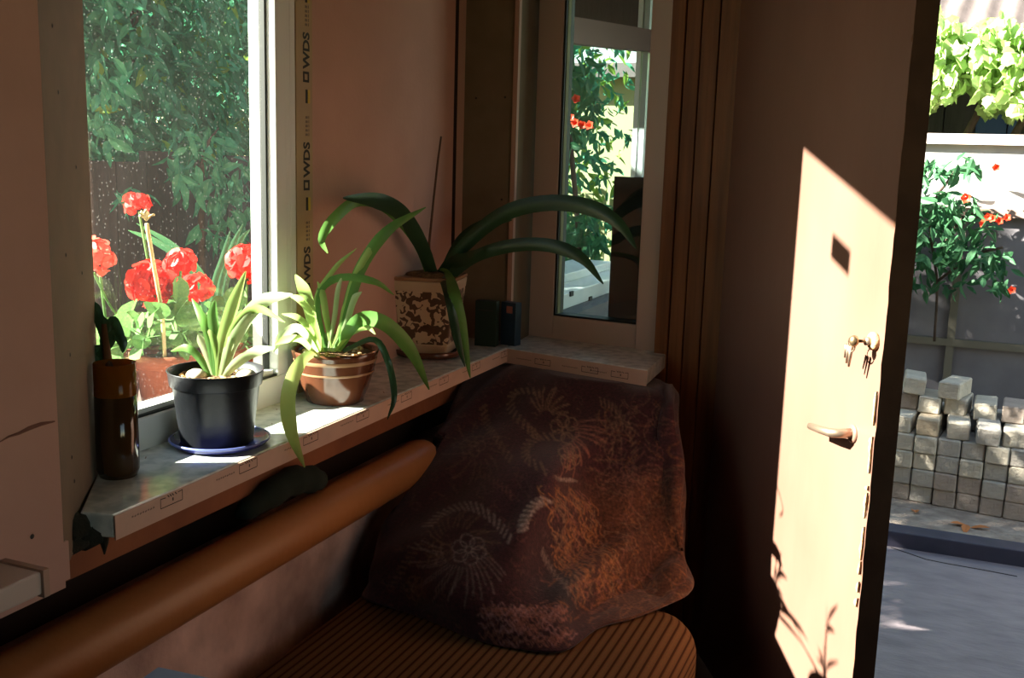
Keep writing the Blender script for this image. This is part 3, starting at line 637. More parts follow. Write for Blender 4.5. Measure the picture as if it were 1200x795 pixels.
for k in range(420):
    x = random.uniform(450, 795); y = random.uniform(440, 740); a0 = random.uniform(0, 6.3); r_ = random.uniform(2.5, 6)
    stroke([(x+r_*math.cos(a0+q), y+r_*.8*math.sin(a0+q)) for q in np.linspace(0, random.uniform(2, 4.5), 7)], .8, random.choice((GOLD, ROSE, ROSE, (.20, .10, .10))), .22)
for k in range(200):
    x = random.uniform(470, 780); y = random.uniform(440, 600); stroke([(x, y), (x+random.uniform(-8, 8), y+random.uniform(-8, 8))], .8, GOLD, .18)
bme = bpy.data.meshes.new('blanket'); borg = np.array([-.75, 2.1, ZT+.007])
idx = np.arange(NR*NC).reshape(NR, NC); q_ = np.stack([idx[:-1, :-1], idx[:-1, 1:], idx[1:, 1:], idx[1:, :-1]], -1).reshape(-1, 4)
bme.from_pydata((V.reshape(-1, 3)-borg).tolist(), [], q_.tolist()); bme.polygons.foreach_set('use_smooth', [True]*len(bme.polygons))
ca = bme.color_attributes.new('weave', 'FLOAT_COLOR', 'POINT'); ca.data.foreach_set('color', np.concatenate([base.reshape(-1, 3), np.ones((NR*NC, 1))], 1).ravel())
BM = bpy.data.materials.new('paisley_weave'); BM.use_nodes = True; n = BM.node_tree.nodes; L = BM.node_tree.links
a_ = n.new('ShaderNodeAttribute'); a_.attribute_name = 'weave'; tcb = n.new('ShaderNodeTexCoord'); wn = n.new('ShaderNodeTexNoise'); wn.inputs['Scale'].default_value = 140; wn.inputs['Detail'].default_value = 3; L.new(tcb.outputs['Object'], wn.inputs[0])
wr_ = n.new('ShaderNodeValToRGB'); wr_.color_ramp.elements[0].position = .3; wr_.color_ramp.elements[0].color = (.45, .45, .45, 1); wr_.color_ramp.elements[1].position = .7; wr_.color_ramp.elements[1].color = (1.35, 1.35, 1.35, 1); L.new(wn.outputs[0], wr_.inputs[0])
wm = n.new('ShaderNodeMix'); wm.data_type = 'RGBA'; wm.blend_type = 'MULTIPLY'; wm.inputs[0].default_value = 1; L.new(a_.outputs['Color'], wm.inputs[6]); L.new(wr_.outputs[0], wm.inputs[7]); L.new(wm.outputs[2], n['Principled BSDF'].inputs['Base Color']); n['Principled BSDF'].inputs['Roughness'].default_value = .8; n['Principled BSDF'].inputs['Specular IOR Level'].default_value = .25
n['Principled BSDF'].inputs['Sheen Weight'].default_value = .25
nz = n.new('ShaderNodeTexNoise'); nz.inputs['Scale'].default_value = 260; bp = n.new('ShaderNodeBump'); bp.inputs['Strength'].default_value = .3; bp.inputs['Distance'].default_value = .003; L.new(nz.outputs[0], bp.inputs['Height']); L.new(bp.outputs[0], n['Principled BSDF'].inputs['Normal'])
bme.materials.append(BM); bo = bpy.data.objects.new('blanket', bme); col.objects.link(bo); bo.location = borg
sm = bo.modifiers.new('thick', 'SOLIDIFY'); sm.thickness = .006; sm.offset = -1
tag(bo, 'dark burgundy paisley blanket draped over the end of the striped sofa', 'blanket')

# ------------------------------------------------------------------ plants on the sill
def lpt(p, d0):      # third number: below -.5 a world x, otherwise an offset in depth
    o_ = p[2] if len(p) > 2 else 0
    return at_x(p[0], p[1], o_) if o_ < -.5 else at_d(p[0], p[1], d0+o_)
def pot_leaves(root, specs, d0, M, scale):
    for pts, wpx, *rest in specs:
        mm = rest[0] if rest else M
        P = [lpt(p, d0) for p in pts]
        b = MB(); leaf_mesh(b, P, wpx*d0/F, n=20); sub(b, 'leaf', mm, root, True)
# 1 brown bottle with cutting
c1 = at_z(139, 557, ZS); d1_ = depth(c1); k1 = d1_/F
bt = thing('bottle_planter', c1, 'cut brown plastic bottle used as a planter beside the window frame', 'planter')
r1 = 24*k1; h1 = .185
sub(MB().lathe([(r1*.86, .0), (r1, .012), (r1*1.0, .06), (r1*.98, h1*.72)], c1, 32), 'bottle_body', AMBER, bt, True)
AMB2 = mat('amber_clear', (.42, .16, .02), .1, (.30, .10, .015), 12, trans=.6)
sub(MB().lathe([(r1*.98, h1*.72), (r1*.97, h1), (r1*.93, h1), (r1*.93, h1*.72)], c1, 32, False, False), 'bottle_rim', AMB2, bt, True)
sub(MB().lathe([(r1*.9, h1*.70), (r1*.5, h1*.74), (.001, h1*.75)], c1, 20, True, True), 'soil', SOIL, bt, True)
tipz = at_d(123, 375, d1_)
stm = MB(); stm.tube([c1+np.array([-.005, .0, h1*.7]), at_d(126, 420, d1_), at_d(122, 380, d1_)], [.008, .007, .004], 8); sub(stm, 'stem', mat('stem_brown', (.14, .06, .02), .7), bt, True)
pot_leaves(bt, [([(122, 400), (118, 380), (112, 362), (106, 352)], 12), ([(124, 395), (132, 375), (140, 390), (146, 412)], 10), ([(126, 405), (134, 392), (143, 400), (144, 414)], 12), ([(122, 412), (128, 396), (120, 380), (114, 366)], 16), ([(124, 425), (116, 410), (110, 425), (108, 440)], 14), ([(128, 430), (140, 428), (148, 436), (150, 448)], 9, LEAFM), ([(122, 420), (124, 400), (126, 385), (122, 372)], 14)], d1_, LEAFD, 1)
# 2 black pot on blue saucer
c2 = at_z(258, 520, ZS); d2 = depth(c2); k2 = d2/F
sc = thing('plant_saucer', c2, 'blue glazed saucer under the black plastic pot', 'saucer')
sub(MB().lathe([(46*k2, 0), (54*k2, .004), (57*k2, .012), (55.5*k2, .013), (51*k2, .007), (.001, .006)], c2, 48), 'dish', BLUES, sc, True)
rim = MB(); rim.tube([(c2[0]+56.6*k2*math.cos(a_), c2[1]+56.6*k2*math.sin(a_), ZS+.012) for a_ in np.linspace(0, 2*math.pi, 49)], .0022, 8); sub(rim, 'rim', mat('blue_rim', (.12, .15, .42), .2), sc, True)
zp = .0075; hp2 = .130
bp_ = thing('flower_pot', c2+np.array([0, 0, zp]), 'black plastic flower pot with pale strap leaves standing on the blue saucer', 'potted plant')
cc = c2+np.array([-.003, -.004, zp])
sub(MB().lathe([(40*k2, 0), (41*k2, .002), (49*k2, hp2*.78), (50*k2, hp2*.79), (52*k2, hp2*.80), (54*k2, hp2*.985), (55*k2, hp2), (53*k2, hp2), (50*k2, hp2*.84)], cc, 48, True, False), 'pot', BLACKP, bp_, True)
sub(MB().lathe([(51*k2, hp2*.86), (30*k2, hp2*.89), (.001, hp2*.90)], cc, 32, False, True), 'soil', SOIL, bp_, True); soil2 = [o for o in bp_.children if o.name.startswith('soil')][0]
zs2 = cc[2]+hp2*.90
for k in range(42):
    a_, r_ = random.uniform(0, 6.28), 46*k2*math.sqrt(random.random()); b = MB(); b.blob((cc[0]+r_*math.cos(a_), cc[1]+r_*math.sin(a_), zs2-.003), (random.uniform(.004, .009), random.uniform(.004, .009), .005), 6, .2); sub(b, 'bark_chip', PEB if k % 3 else SOIL, soil2)
for dx, dy in ((-.03, -.015), (.042, .03)):
    b = MB(); b.blob((cc[0]+dx, cc[1]+dy, zs2), (.02, .017, .013), 12, .04); sub(b, 'bulb_scale', BULB, bp_, True)
pot_leaves(bp_, [([(256, 442), (260, 405), (272, 360), (288, 318)], 15), ([(260, 442), (275, 395), (305, 355), (343, 345, -.03)], 17, LEAFW), ([(252, 442), (246, 400), (238, 375), (225, 350, .02)], 11, LEAFM), ([(260, 444), (278, 425), (300, 412), (322, 408, -.04)], 12, LEAFW), ([(248, 444), (232, 418), (218, 408), (200, 412, .02)], 9, LEAFM), ([(252, 444), (243, 415), (236, 400), (232, 392)], 10, LEAFW), ([(258, 440), (274, 385), (300, 362), (334, 378, -.02)], 10), ([(254, 440), (252, 400), (249, 370), (252, 352)], 12, LEAFM), ([(258, 444), (266, 420), (272, 395), (276, 380, .03)], 9, LEAFW), ([(250, 444), (256, 425), (246, 385), (236, 372, .03)], 8)], depth(c2+np.array([0, 0, .14])), LEAFL, 1)
# 3 brown striped bowl
c3 = at_z(393, 469, ZS); d3 = depth(c3); k3 = d3/F; h3 = .112; k3 *= 1.07
pt = thing('flower_pot', c3, 'brown glazed bowl with tan stripes full of light green strap leaves', 'potted plant')
sub(MB().lathe([(28*k3, 0), (31*k3, .002), (31*k3, .008), (36*k3, .03), (42*k3, .07), (46*k3, h3-.008), (47.5*k3, h3), (44*k3, h3), (42*k3, h3-.012)], c3, 48, True, False), 'bowl', POTB, pt, True)
for z0, z1, ra, rb in ((.088, .096, 44.3, 45.2), (.064, .069, 41.4, 42.1)):
    sub(MB().lathe([(ra*k3, z0), ((ra+rb)/2*k3+.0012, (z0+z1)/2), (rb*k3+.0002, z1)], c3, 48, False, False), 'glaze_stripe', POTB2, pt, True)
sub(MB().lathe([(43*k3, h3-.010), (25*k3, h3-.006), (.001, h3-.005)], c3, 32, False, True), 'soil', SOIL, pt, True); soil3 = [o for o in pt.children if o.name.startswith('soil')][0]
for k in range(36):
    a_, r_ = random.uniform(0, 6.28), 40*k3*math.sqrt(random.random()); b = MB(); b.blob((c3[0]+r_*math.cos(a_), c3[1]+r_*math.sin(a_), ZS+h3-.006), (random.uniform(.003, .007), random.uniform(.003, .007), .005), 6, .2); sub(b, 'bark_chip', PEB if k % 2 else BULB, soil3)
for q in ((395, 402), (378, 404), (386, 398)):
    b = MB(); p_ = at_d(*q, d3); b.blob(p_, (.013, .013, .020), 12, .03); sub(b, 'bulb', LEAFL, pt, True)
LP = [([(395, 412), (407, 362), (424, 312), (455, 270), (499, 243, .05)], 14, LEAFM), ([(397, 412), (404, 370), (416, 325), (440, 285), (470, 258, .05)], 8),
 ([(372, 412), (362, 360, -1.17), (356, 340, -1.18), (346, 322, -1.18)], 14), ([(380, 412), (370, 355), (392, 315), (418, 291)], 6), ([(382, 412), (372, 350), (396, 326), (438, 330), (462, 346, .06)], 9, LEAFM),
 ([(372, 414), (350, 385, -1.17), (330, 395, -1.15), (320, 413, -1.13)], 10, LEAFW), ([(370, 412, -.02), (352, 425, -1.10), (338, 462, -1.045), (341, 505, -1.03), (357, 548, -1.03)], 15, LEAFY),
 ([(395, 410), (420, 376, -.05), (452, 380, -1.06), (482, 412, -1.04), (503, 457, -1.035)], 18, LEAFM), ([(402, 412), (438, 398, -1.08), (455, 425, -1.04), (462, 465, -1.035), (454, 492, -1.035)], 8, LEAFD),
 ([(390, 412), (404, 382), (414, 352), (424, 342)], 9, LEAFW), ([(385, 412), (392, 372), (396, 340), (402, 322)], 6, LEAFW), ([(378, 412), (366, 372, -1.16), (352, 352, -1.17), (338, 346, -1.17)], 8), ([(390, 412), (382, 370), (378, 345), (372, 330)], 8),
 ([(388, 412), (398, 390), (404, 362), (408, 350)], 7), ([(368, 414), (352, 398, -1.15), (335, 398, -1.13), (322, 404, -1.12)], 8, LEAFL), ([(376, 412), (362, 385, -1.16), (348, 372, -1.18), (330, 368, -1.19)], 7), ([(392, 412), (410, 392, -.03), (430, 384, -.04), (440, 392, -.05)], 6, LEAFL), ([(384, 412), (374, 388), (368, 362), (372, 348, .03)], 9, LEAFM)]
pot_leaves(pt, LP, depth(c3+np.array([0, 0, .12]))-.03, LEAFL, 1)
# 4 square mosaic planter with arching dark leaves
c4 = at_z(503, 415, ZS); d4 = depth(c4); k4 = d4/F
s4 = thing('plant_saucer', c4, 'brown round saucer under the square mosaic planter', 'saucer'); sub(MB().lathe([(36*k4, 0), (42*k4, .004), (44*k4, .020), (41.5*k4, .020), (40*k4, .008), (.001, .007)], c4, 40), 'dish', POTB, s4, True)
def mosaic():
    M = bpy.data.materials.new('mosaic_glaze'); M.use_nodes = True; n = M.node_tree.nodes; L = M.node_tree.links; b = n['Principled BSDF']; b.inputs['Roughness'].default_value = .3
    tc = n.new('ShaderNodeTexCoord'); nz = n.new('ShaderNodeTexNoise'); nz.inputs['Scale'].default_value = 45; nz.inputs['Detail'].default_value = 1; L.new(tc.outputs['Object'], nz.inputs[0])
    vo = n.new('ShaderNodeTexVoronoi'); vo.inputs['Scale'].default_value = 75; mx = n.new('ShaderNodeMix'); mx.data_type = 'RGBA'; mx.inputs[0].default_value = .04; L.new(tc.outputs['Object'], mx.inputs[6]); L.new(nz.outputs['Color'], mx.inputs[7]); L.new(mx.outputs[2], vo.inputs[0])
    r = n.new('ShaderNodeValToRGB'); r.color_ramp.interpolation = 'CONSTANT'; e = r.color_ramp.elements; e[0].color = (.10, .05, .028, 1); e[1].position = .47; e[1].color = (.60, .45, .30, 1)
    sp = n.new('ShaderNodeSeparateColor'); L.new(vo.outputs['Color'], sp.inputs[0]); L.new(sp.outputs[0], r.inputs[0]); L.new(r.outputs[0], b.inputs['Base Color']); return M
d4t = depth(c4+np.array([0, 0, .21])); MOS = mosaic(); CREAMG = mat('cream_glaze', (.55, .40, .27), .3)
p4 = thing('planter', c4+np.array([0, 0, .008]), 'square mosaic planter with long dark arching leaves near the corner', 'potted plant')
def sqring(mb, r0, r1, z0, z1, top=True):
    rot = .22; vs = []
    for r_, z in ((r0, z0), (r1, z1)):
        for a_ in (45, 135, 225, 315): vs.append((c4[0]+r_*1.414*math.cos(math.radians(a_)+rot), c4[1]+r_*1.414*math.sin(math.radians(a_)+rot), z))
    mb.mesh(vs, [(0, 1, 5, 4), (1, 2, 6, 5), (2, 3, 7, 6), (3, 0, 4, 7), (3, 2, 1, 0), (4, 5, 6, 7)])
zb = ZS+.008; hh = .205
b = MB(); sqring(b, 28*k4, 34.5*k4, zb+.028, zb+hh-.035); sub(b, 'mosaic_body', MOS, p4, bevel=.004)
b = MB(); sqring(b, 26*k4, 28.2*k4, zb, zb+.030); sub(b, 'foot_band', CREAMG, p4, bevel=.004)
b = MB(); sqring(b, 34.6*k4, 36*k4, zb+hh-.037, zb+hh-.010); sub(b, 'neck_band', CREAMG, p4, bevel=.003)
b = MB(); sqring(b, 36*k4, 36.6*k4, zb+hh-.010, zb+hh); sub(b, 'rim', POTB2, p4, bevel=.003)
b = MB(); b.blob((c4[0], c4[1], zb+hh), (30*k4, 30*k4, .012), 14, .06); sub(b, 'soil', SOIL, p4, True)
def leaf4(pts, wpx, M):
    P = [lpt(p, d4t) for p in pts]; b = MB(); leaf_mesh(b, P, wpx*k4, n=26, base=.75); sub(b, 'leaf', M, p4, True)
leaf4([(509, 328, 0), (494, 288, -1.19), (470, 250, -1.18), (440, 235, -1.17), (402, 232, -1.16)], 17, LEAFD)
leaf4([(505, 328, 0), (488, 285, -1.2), (455, 246, -1.19), (420, 236, -1.17), (392, 256, -1.15), (377, 280, -1.14), (384, 297, -1.14)], 10, LEAFM)
leaf4([(512, 330, -.01), (545, 287, -.04), (590, 251, -.08), (640, 238, -.12), (690, 243, -.16), (725, 262, -.19), (746, 292, -.2)], 18, LEAFD)
leaf4([(518, 332, -.02), (555, 302, -.06), (600, 288, -.10), (645, 288, -.14), (682, 303, -.17), (707, 333, -.18)], 15, LEAFD)
leaf4([(513, 320, -.01), (522, 322, -.05), (532, 343, -1.075), (542, 390, -1.05), (551, 443, -1.04)], 13, LEAFM)
leaf4([(511, 322, -.01), (518, 324, -.05), (526, 348, -1.085), (536, 398, -1.06), (545, 430, -1.045)], 10, LEAFD)
leaf4([(516, 322, -.0), (532, 308, -.05), (552, 302, -.08), (566, 292, -.1)], 15, LEAFD)
leaf4([(514, 330, 0), (540, 282, .0), (570, 262, .02), (600, 258, .03)], 12, LEAFD)
b = MB(); b.tube([at_x(502, 325, -1.22), at_x(503, 285, -1.215), at_x(508, 235, -1.21), at_x(513, 190, -1.205), at_x(517, 160, -1.2)], [.005, .0035, .003, .003, .0025], 8); sub(b, 'dry_stalk', DRY, p4, True)
b = MB(); [b.blob(at_d(512+dx, 326+dy, d4t), (.016, .016, .022), 12, .03) for dx, dy in ((0, 0), (8, 4), (-7, 2))]; sub(b, 'bulb', LEAFD, p4, True)
# 5 small cartons in the corner
def carton(px0, py0, w_, d_, h_, rz, M, label):
    p = at_z(px0, py0, ZS); t = thing('small_carton', p, label, 'box'); mx = Matrix.Translation(Vector(p)) @ Matrix.Rotation(rz, 4, 'Z')
    sub(MB().box((-w_/2, -d_/2, 0), (w_/2, d_/2, h_), mx), 'carton_body', M, t, bevel=.001); return t, mx
t, mx = carton(570, 405, .062, .03, .128, .10, GREENBOX, 'dark green carton standing between the planter and the blue carton')
sub(MB().box((-.022, -.0155, .10), (.022, -.0149, .104), mx), 'edge_line', INK, t)
t, mx = carton(598, 404, .050, .03, .122, -.2, BLUEBOX, 'dark blue carton with a pinkish label on the corner of the sills')
sub(MB().box((-.006, -.0156, .092), (.014, -.0149, .112), mx), 'label_patch', PINKLBL, t); sub(MB().box((-.02, -.0156, .02), (-.012, -.0149, .10), mx), 'stripe', BLUEBOX, t)
# 6 pale blue box at the foot of the picture, standing on the sofa
p6 = at_z(186, 783, .70); t = thing('storage_box', (p6[0], p6[1]-.05, ZT), 'pale blue box standing on the sofa beside the wall', 'box')
mx = Matrix.Translation(Vector((p6[0], p6[1], 0))) @ Matrix.Rotation(math.radians(4), 4, 'Z')
sub(MB().box((0, -.20, ZT+.007), (.16, 0, .68), mx), 'box_body', mat('pale_box', (.34, .37, .40), .6), t, bevel=.002); sub(MB().box((-.003, -.203, .68), (.163, .003, .70), mx), 'lid', PALEBLUE, t, bevel=.002)

# ------------------------------------------------------------------ outdoors: ground
ZG = -.25
struct(MB().box((-30, -12, ZG-.2), (30, 30, ZG-.02)), 'ground', GRASSY, 'yard ground around the house')
k0 = at_z(1040, 614, ZG); k1p = at_z(1190, 640, ZG)
struct(MB().box((-1.3, 2.95, ZG-.1), (2.6, 4.62, ZG)), 'pavement', PAVE, 'worn grey concrete pavement outside the door')
struct(MB().box((-1.3, 2.74, ZG-.1), (2.6, 2.95, -.13)), 'door_step', PAVE, 'concrete door step')
crk = MB(); crk.tube([at_z(*q, ZG+.0005) for q in ((1044, 642), (1062, 648), (1085, 656), (1110, 661), (1150, 668), (1192, 676))], .0028, 5); sub(crk, 'crack', INK, bpy.data.objects['pavement'])
struct(MB().box((-1.3, 4.70, ZG-.1), (2.6, 6.4, ZG+.03)), 'dirt_strip', DIRT, 'dusty ground strip in front of the brick stack')
kb_ = MB().box((-1.3, 4.585, ZG-.08), (2.6, 4.70, ZG+.07)); tag(kb_.build('kerb', KERB, None, bevel=.006), 'dark blue kerb bar between the pavement and the dusty ground', 'kerb')
for q in ((1073, 604), (1113, 616), (1160, 622), (1132, 618)):
    p = at_z(*q, ZG+.03); b = MB(); mxx = Matrix.Translation(Vector(p)) @ Matrix.Rotation(random.uniform(0, 6), 4, 'Z'); lv_, lf_ = simple_leaf('oval'); b.mesh([tuple(mxx @ Vector((x*.09, y*.1, z*.09+.012))) for x, y, z in lv_], lf_)
    tag(b.build('fallen_leaf', mat('dead_leaf', (.48, .17, .05), .8), None, False, tuple(p)), 'dry orange leaf fallen on the dusty ground before the bricks', 'leaf', 'fallen leaves')

# brick stack
bl = at_z(1040, 583, ZG+.03); brr = at_z(1187, 609, ZG+.03)
dbk = (brr-bl); span = np.linalg.norm(dbk); dbk /= span; nbk = np.array([-dbk[1], dbk[0], 0])
BWD, BHT, BLN, PIT = .100, .083, .22, .084
bmesh_shared = []
for M in BRICKM:
    b = MB(); b.box((-BWD/2, 0, 0), (BWD/2, BLN, BHT)); me_o = b.build('brick', M); md = me_o.modifiers.new('b', 'BEVEL'); md.width = .006; md.segments = 1
    dg = bpy.context.evaluated_depsgraph_get(); dg.update(); me = bpy.data.meshes.new_from_object(me_o.evaluated_get(dg)); bpy.data.objects.remove(me_o); bmesh_shared.append(me)
yaw = math.atan2(dbk[1], dbk[0]); z0 = ZG+.03
def brick(s_, back, z, dyaw=0., tilt=0., roll=0., mi=None, label=None, course=None):
    p = bl+dbk*s_+nbk*back; o = bpy.data.objects.new('brick', random.choice(bmesh_shared) if mi is None else bmesh_shared[mi]); col.objects.link(o)
    o.location = (p[0], p[1], z); o.rotation_euler = (tilt, roll, yaw+dyaw)
    tag(o, label or 'silica brick in the %s of the stack by the yard wall' % course, 'brick', None if label else 'bricks in the %s' % course); return o
for c_ in range(-1, 8):
    for r_ in range(4):
        brick(.046+c_*.1045+random.uniform(-.002, .002), random.uniform(-.022, .004), z0+r_*PIT, random.uniform(-.008, .008), 0, 0, random.choice((1, 3, 1)) if r_ < 2 else random.choice((0, 0, 3)), course=('bottom front course', 'second front course', 'third front course', 'top even front course')[r_])
    for r_ in range(5): brick(.046+c_*.1045, .24, z0+r_*PIT, 0, 0, 0, 3, course='back row')
for s_, bk, rw, dy, ti, ro, mi, lab in (
  (.150, .0, 4, .04, 0, 0, 2, 'tan tinted brick crowning the second column of the stack'),
  (.288, .01, 4, .12, .03, .0, 0, 'long pale brick skewed on top with its flat side showing'),
  (.418, -.02, 4, .12, .08, .06, 3, 'greyish brick tilted on the stack with a worn top'),
  (.530, .015, 4, .04, 0, -.03, 0, 'pale brick leaning beside the greyish tilted brick'),
  (.022, .0, 4, -.06, 0, 0, 0, 'pale brick set at an angle on the stack beside the door edge'),
  (.025, .16, 5, .03, 0, 0, 1, 'shaded brick under the tilted corner brick'),
  (.385, .13, 5, .06, 0, -.04, 0, 'pale brick on the back row above the greyish one'),
  (.246, .16, 5, -.05, 0, 0, 0, 'flat pale brick under the highest brick'),
  (.133, .12, 5, .06, 0, .03, 0, 'pale brick wedged slantwise under the highest brick'),
  (.505, .15, 5, .04, 0, 0, 1, 'flat brownish brick lying behind the greyish brick'),
  (.055, .13, 6, .15, 0, .08, 0, 'tilted pale brick at the back corner on top of the stack'),
  (.214, .12, 6, -.16, 0, 0, 0, 'big pale brick lying highest on the stack')):
    brick(s_, bk, z0+rw*PIT, dy, ti, ro, mi, lab)
# lower yard wall: grey sheets
WY = 6.02
zt = at_y(1130, 246, WY)[2]; z4 = at_y(1130, 402, WY)[2]
gw = struct(MB().box((-1.2, WY, ZG-.1), (2.6, WY+.10, zt)), 'yard_wall', YGREY, 'grey lower yard wall behind the bricks')
xs = at_y(1121, 330, WY)[0]
for k in range(-1, 4):
    sub(MB().box((xs+k*.62-.02, WY-.03, ZG), (xs+k*.62+.02, WY+.001, zt)), 'post', mat('sheet_post', (.13, .12, .09), .8), gw)
sub(MB().box((-1.2, WY-.035, z4-.02), (2.6, WY+.001, z4+.02)), 'rail', MT['sheet_post'], gw)
sub(MB().box((-1.2, WY-.05, zt-.03), (2.6, WY+.14, zt+.012)), 'ledge', mat('ledge_brown', (.26, .18, .14), .8), gw)
z165 = at_y(1130, 165, WY+.12)[2]
uw = struct(MB().box((-1.2, WY+.10, zt), (2.6, WY+.26, z165)), 'yard_wall', YWHITE, 'sunlit whitewashed wall above the grey sheets')
sub(MB().box((-1.2, WY+.06, z165-.02), (2.6, WY+.30, z165+.035)), 'coping', mat('coping', (.6, .52, .45), .9), uw)
# dark shed behind with roof
shed = thing('shed', (.3, 8.0, ZG), 'dark timber shed under a corrugated roof behind the white wall', 'shed')
zr = at_y(1140, 33, 7.2)[2]
for k in range(21):
    x = -1.6+k*.20; sub(MB().box((x+.004, 7.78+.01*(k % 2), ZG), (x+.196, 7.82+.01*(k % 2), zr+.1)), 'plank', YBLUE if k in (9, 10) else YDARK, shed)
sub(MB().box((-1.6, 7.85, ZG), (2.6, 7.9, zr+.3)), 'back_panel', YDARK, shed)
for x in (-1.0, .45, 1.6): sub(MB().box((x, 7.2, ZG), (x+.1, 7.3, zr+.02)), 'post', YDARK, shed)
rf = MB(); nx = 260; vs_ = []; fs_ = []
for i in range(nx+1):
    x = -1.75+4.4*i/nx; dz = .025*math.cos(2*math.pi*(x+.35*0)/.16)
    vs_ += [(x, 7.0, zr+dz), (x+.25, 9.6, zr+1.25+dz), (x, 7.0, zr+dz-.01), (x+.25, 9.6, zr+1.25+dz-.01)]
for i in range(nx): k = i*4; fs_ += [(k, k+4, k+5, k+1), (k+2, k+3, k+7, k+6), (k, k+2, k+6, k+4)]
rf.mesh(vs_, fs_); sub(rf, 'corrugated_roof', ROOFM, shed, True)

# foliage helpers --------------------------------------------------
def box_pts(n_, lo, hi, r_): return r_.uniform(lo, hi, size=(n_, 3))
# grape vine canopy over the wall
vn = thing('grape_vine', (.2, 6.6, ZG), 'sunlit grape vine hanging over the whitewashed wall', 'vine')
def vine_pts(n_, r_):
    P = []
    while len(P) < n_:
        px, py, Y = r_.uniform(1020, 1290), r_.uniform(20, 140), r_.uniform(6.25, 6.95)
        lim = 118+14*math.sin(px*.06)+8*math.sin(px*.17); top = 26+8*math.sin(px*.09)
        if top < py < lim: P.append(at_y(px, py, Y))
    return np.array(P)
Pv = vine_pts(260, rng); Dv = rng.normal(size=Pv.shape)*.6+np.array([0, -.25, -1.0]); leaf_parts(vn, Pv-np.array([0, .25, 0])*(Pv[:, 1:2] > 6.3), Dv, .072, 'vine', VINE, rng)
Pv = np.vstack([vine_pts(2300, rng), box_pts(450, (-1.25, 6.3, 1.55), (-.2, 6.9, 2.3), rng), box_pts(500, (.8, 6.3, 1.55), (2.6, 7, 2.2), rng)]); Dv = rng.normal(size=Pv.shape)*.6+np.array([0, -.25, -1.0]); leaf_stuff(vn, Pv, Dv, .072, 'vine', VINE, rng)
for x in (.1, .35): b = MB(); b.tube([(x, 6.75, ZG), (x+.05, 6.7, .6), (x-.05, 6.6, 1.4), (x+.2, 6.6, 2.0)], [.03, .028, .024, .018], 8); sub(b, 'stem', BARK, vn, True)
# trumpet creeper in front of the wall
cr = thing('trumpet_creeper', (.0, 5.85, ZG), 'trumpet creeper with red flowers climbing the yard wall above the bricks', 'creeper')
P = []; Dd = []
for cx, cy, rx, ry, n_ in ((1085, 200, 26, 16, 26), (1130, 195, 22, 14, 26), (1090, 245, 28, 22, 55), (1120, 252, 34, 16, 40), (1095, 275, 35, 16, 55), (1130, 292, 36, 16, 50), (1100, 305, 40, 14, 50), (1150, 265, 20, 14, 20), (1080, 330, 30, 14, 18), (1115, 335, 18, 8, 16), (1172, 310, 14, 22, 22), (1060, 270, 25, 50, 70), (1108, 235, 40, 10, 25), (1150, 300, 34, 12, 26), (1168, 330, 18, 14, 14), (1050, 320, 20, 30, 30)):
    for k in range(n_):
        a_ = rng.uniform(0, 6.28); r_ = math.sqrt(rng.uniform()); P.append(at_y(cx+rx*r_*math.cos(a_), cy+ry*r_*math.sin(a_), rng.uniform(5.55, 5.95)))
P = np.array(P); Dd = rng.normal(size=P.shape)*.7+np.array([0, -.3, -.7]); sel = rng.permutation(len(P))
leaf_parts(cr, P[sel[:290]], Dd[sel[:290]], .085, 'oval', CAMP, rng); leaf_stuff(cr, P[sel[290:]], Dd[sel[290:]], .085, 'oval', CAMP, rng)
for pts in (((1095, 400, 5.9), (1098, 330, 5.85), (1090, 250, 5.8), (1120, 200, 5.8)), ((1098, 330, 5.85), (1140, 300, 5.8), (1175, 290, 5.75)), ((1098, 300, 5.85), (1130, 255, 5.75), (1165, 250, 5.7))):
    b = MB(); b.tube(catmull([at_y(*q) for q in pts], 12), .008, 6); sub(b, 'stem', BARK, cr, True)
def trumpet(p, s_, r_, parent):
    b = MB(); d = Vector((random.uniform(-.5, .5), -1, random.uniform(-.4, .5))).normalized(); q = d.to_track_quat('Z', 'Y').to_matrix().to_4x4(); q.translation = Vector(p)
    prof = [(.12, -1.0), (.16, -.6), (.24, -.2), (.42, 0), (.75, .12)]; n_ = 10; vs_ = []; fs_ = []
    for rr_, z in prof:
        for k in range(n_): w_ = rr_*(1+(.18 if k % 2 else -.12)*(z > .05)); a_ = 2*math.pi*k/n_; vs_.append(tuple(q @ Vector((w_*s_*math.cos(a_), w_*s_*math.sin(a_), z*s_*1.4))))
    for j in range(len(prof)-1):
        for k in range(n_): fs_.append((j*n_+k, j*n_+(k+1) % n_, (j+1)*n_+(k+1) % n_, (j+1)*n_+k))
    b.mesh(vs_, fs_); sub(b, 'flower', ORED, parent, True)
for px, py in ((1132, 232), (1163, 256), (1171, 259), (1180, 255), (1167, 196), (1186, 340), (1158, 254), (1152, 262)): trumpet(at_y(px, py, 5.6), (.024 if px != 1132 else .032), 0, cr)

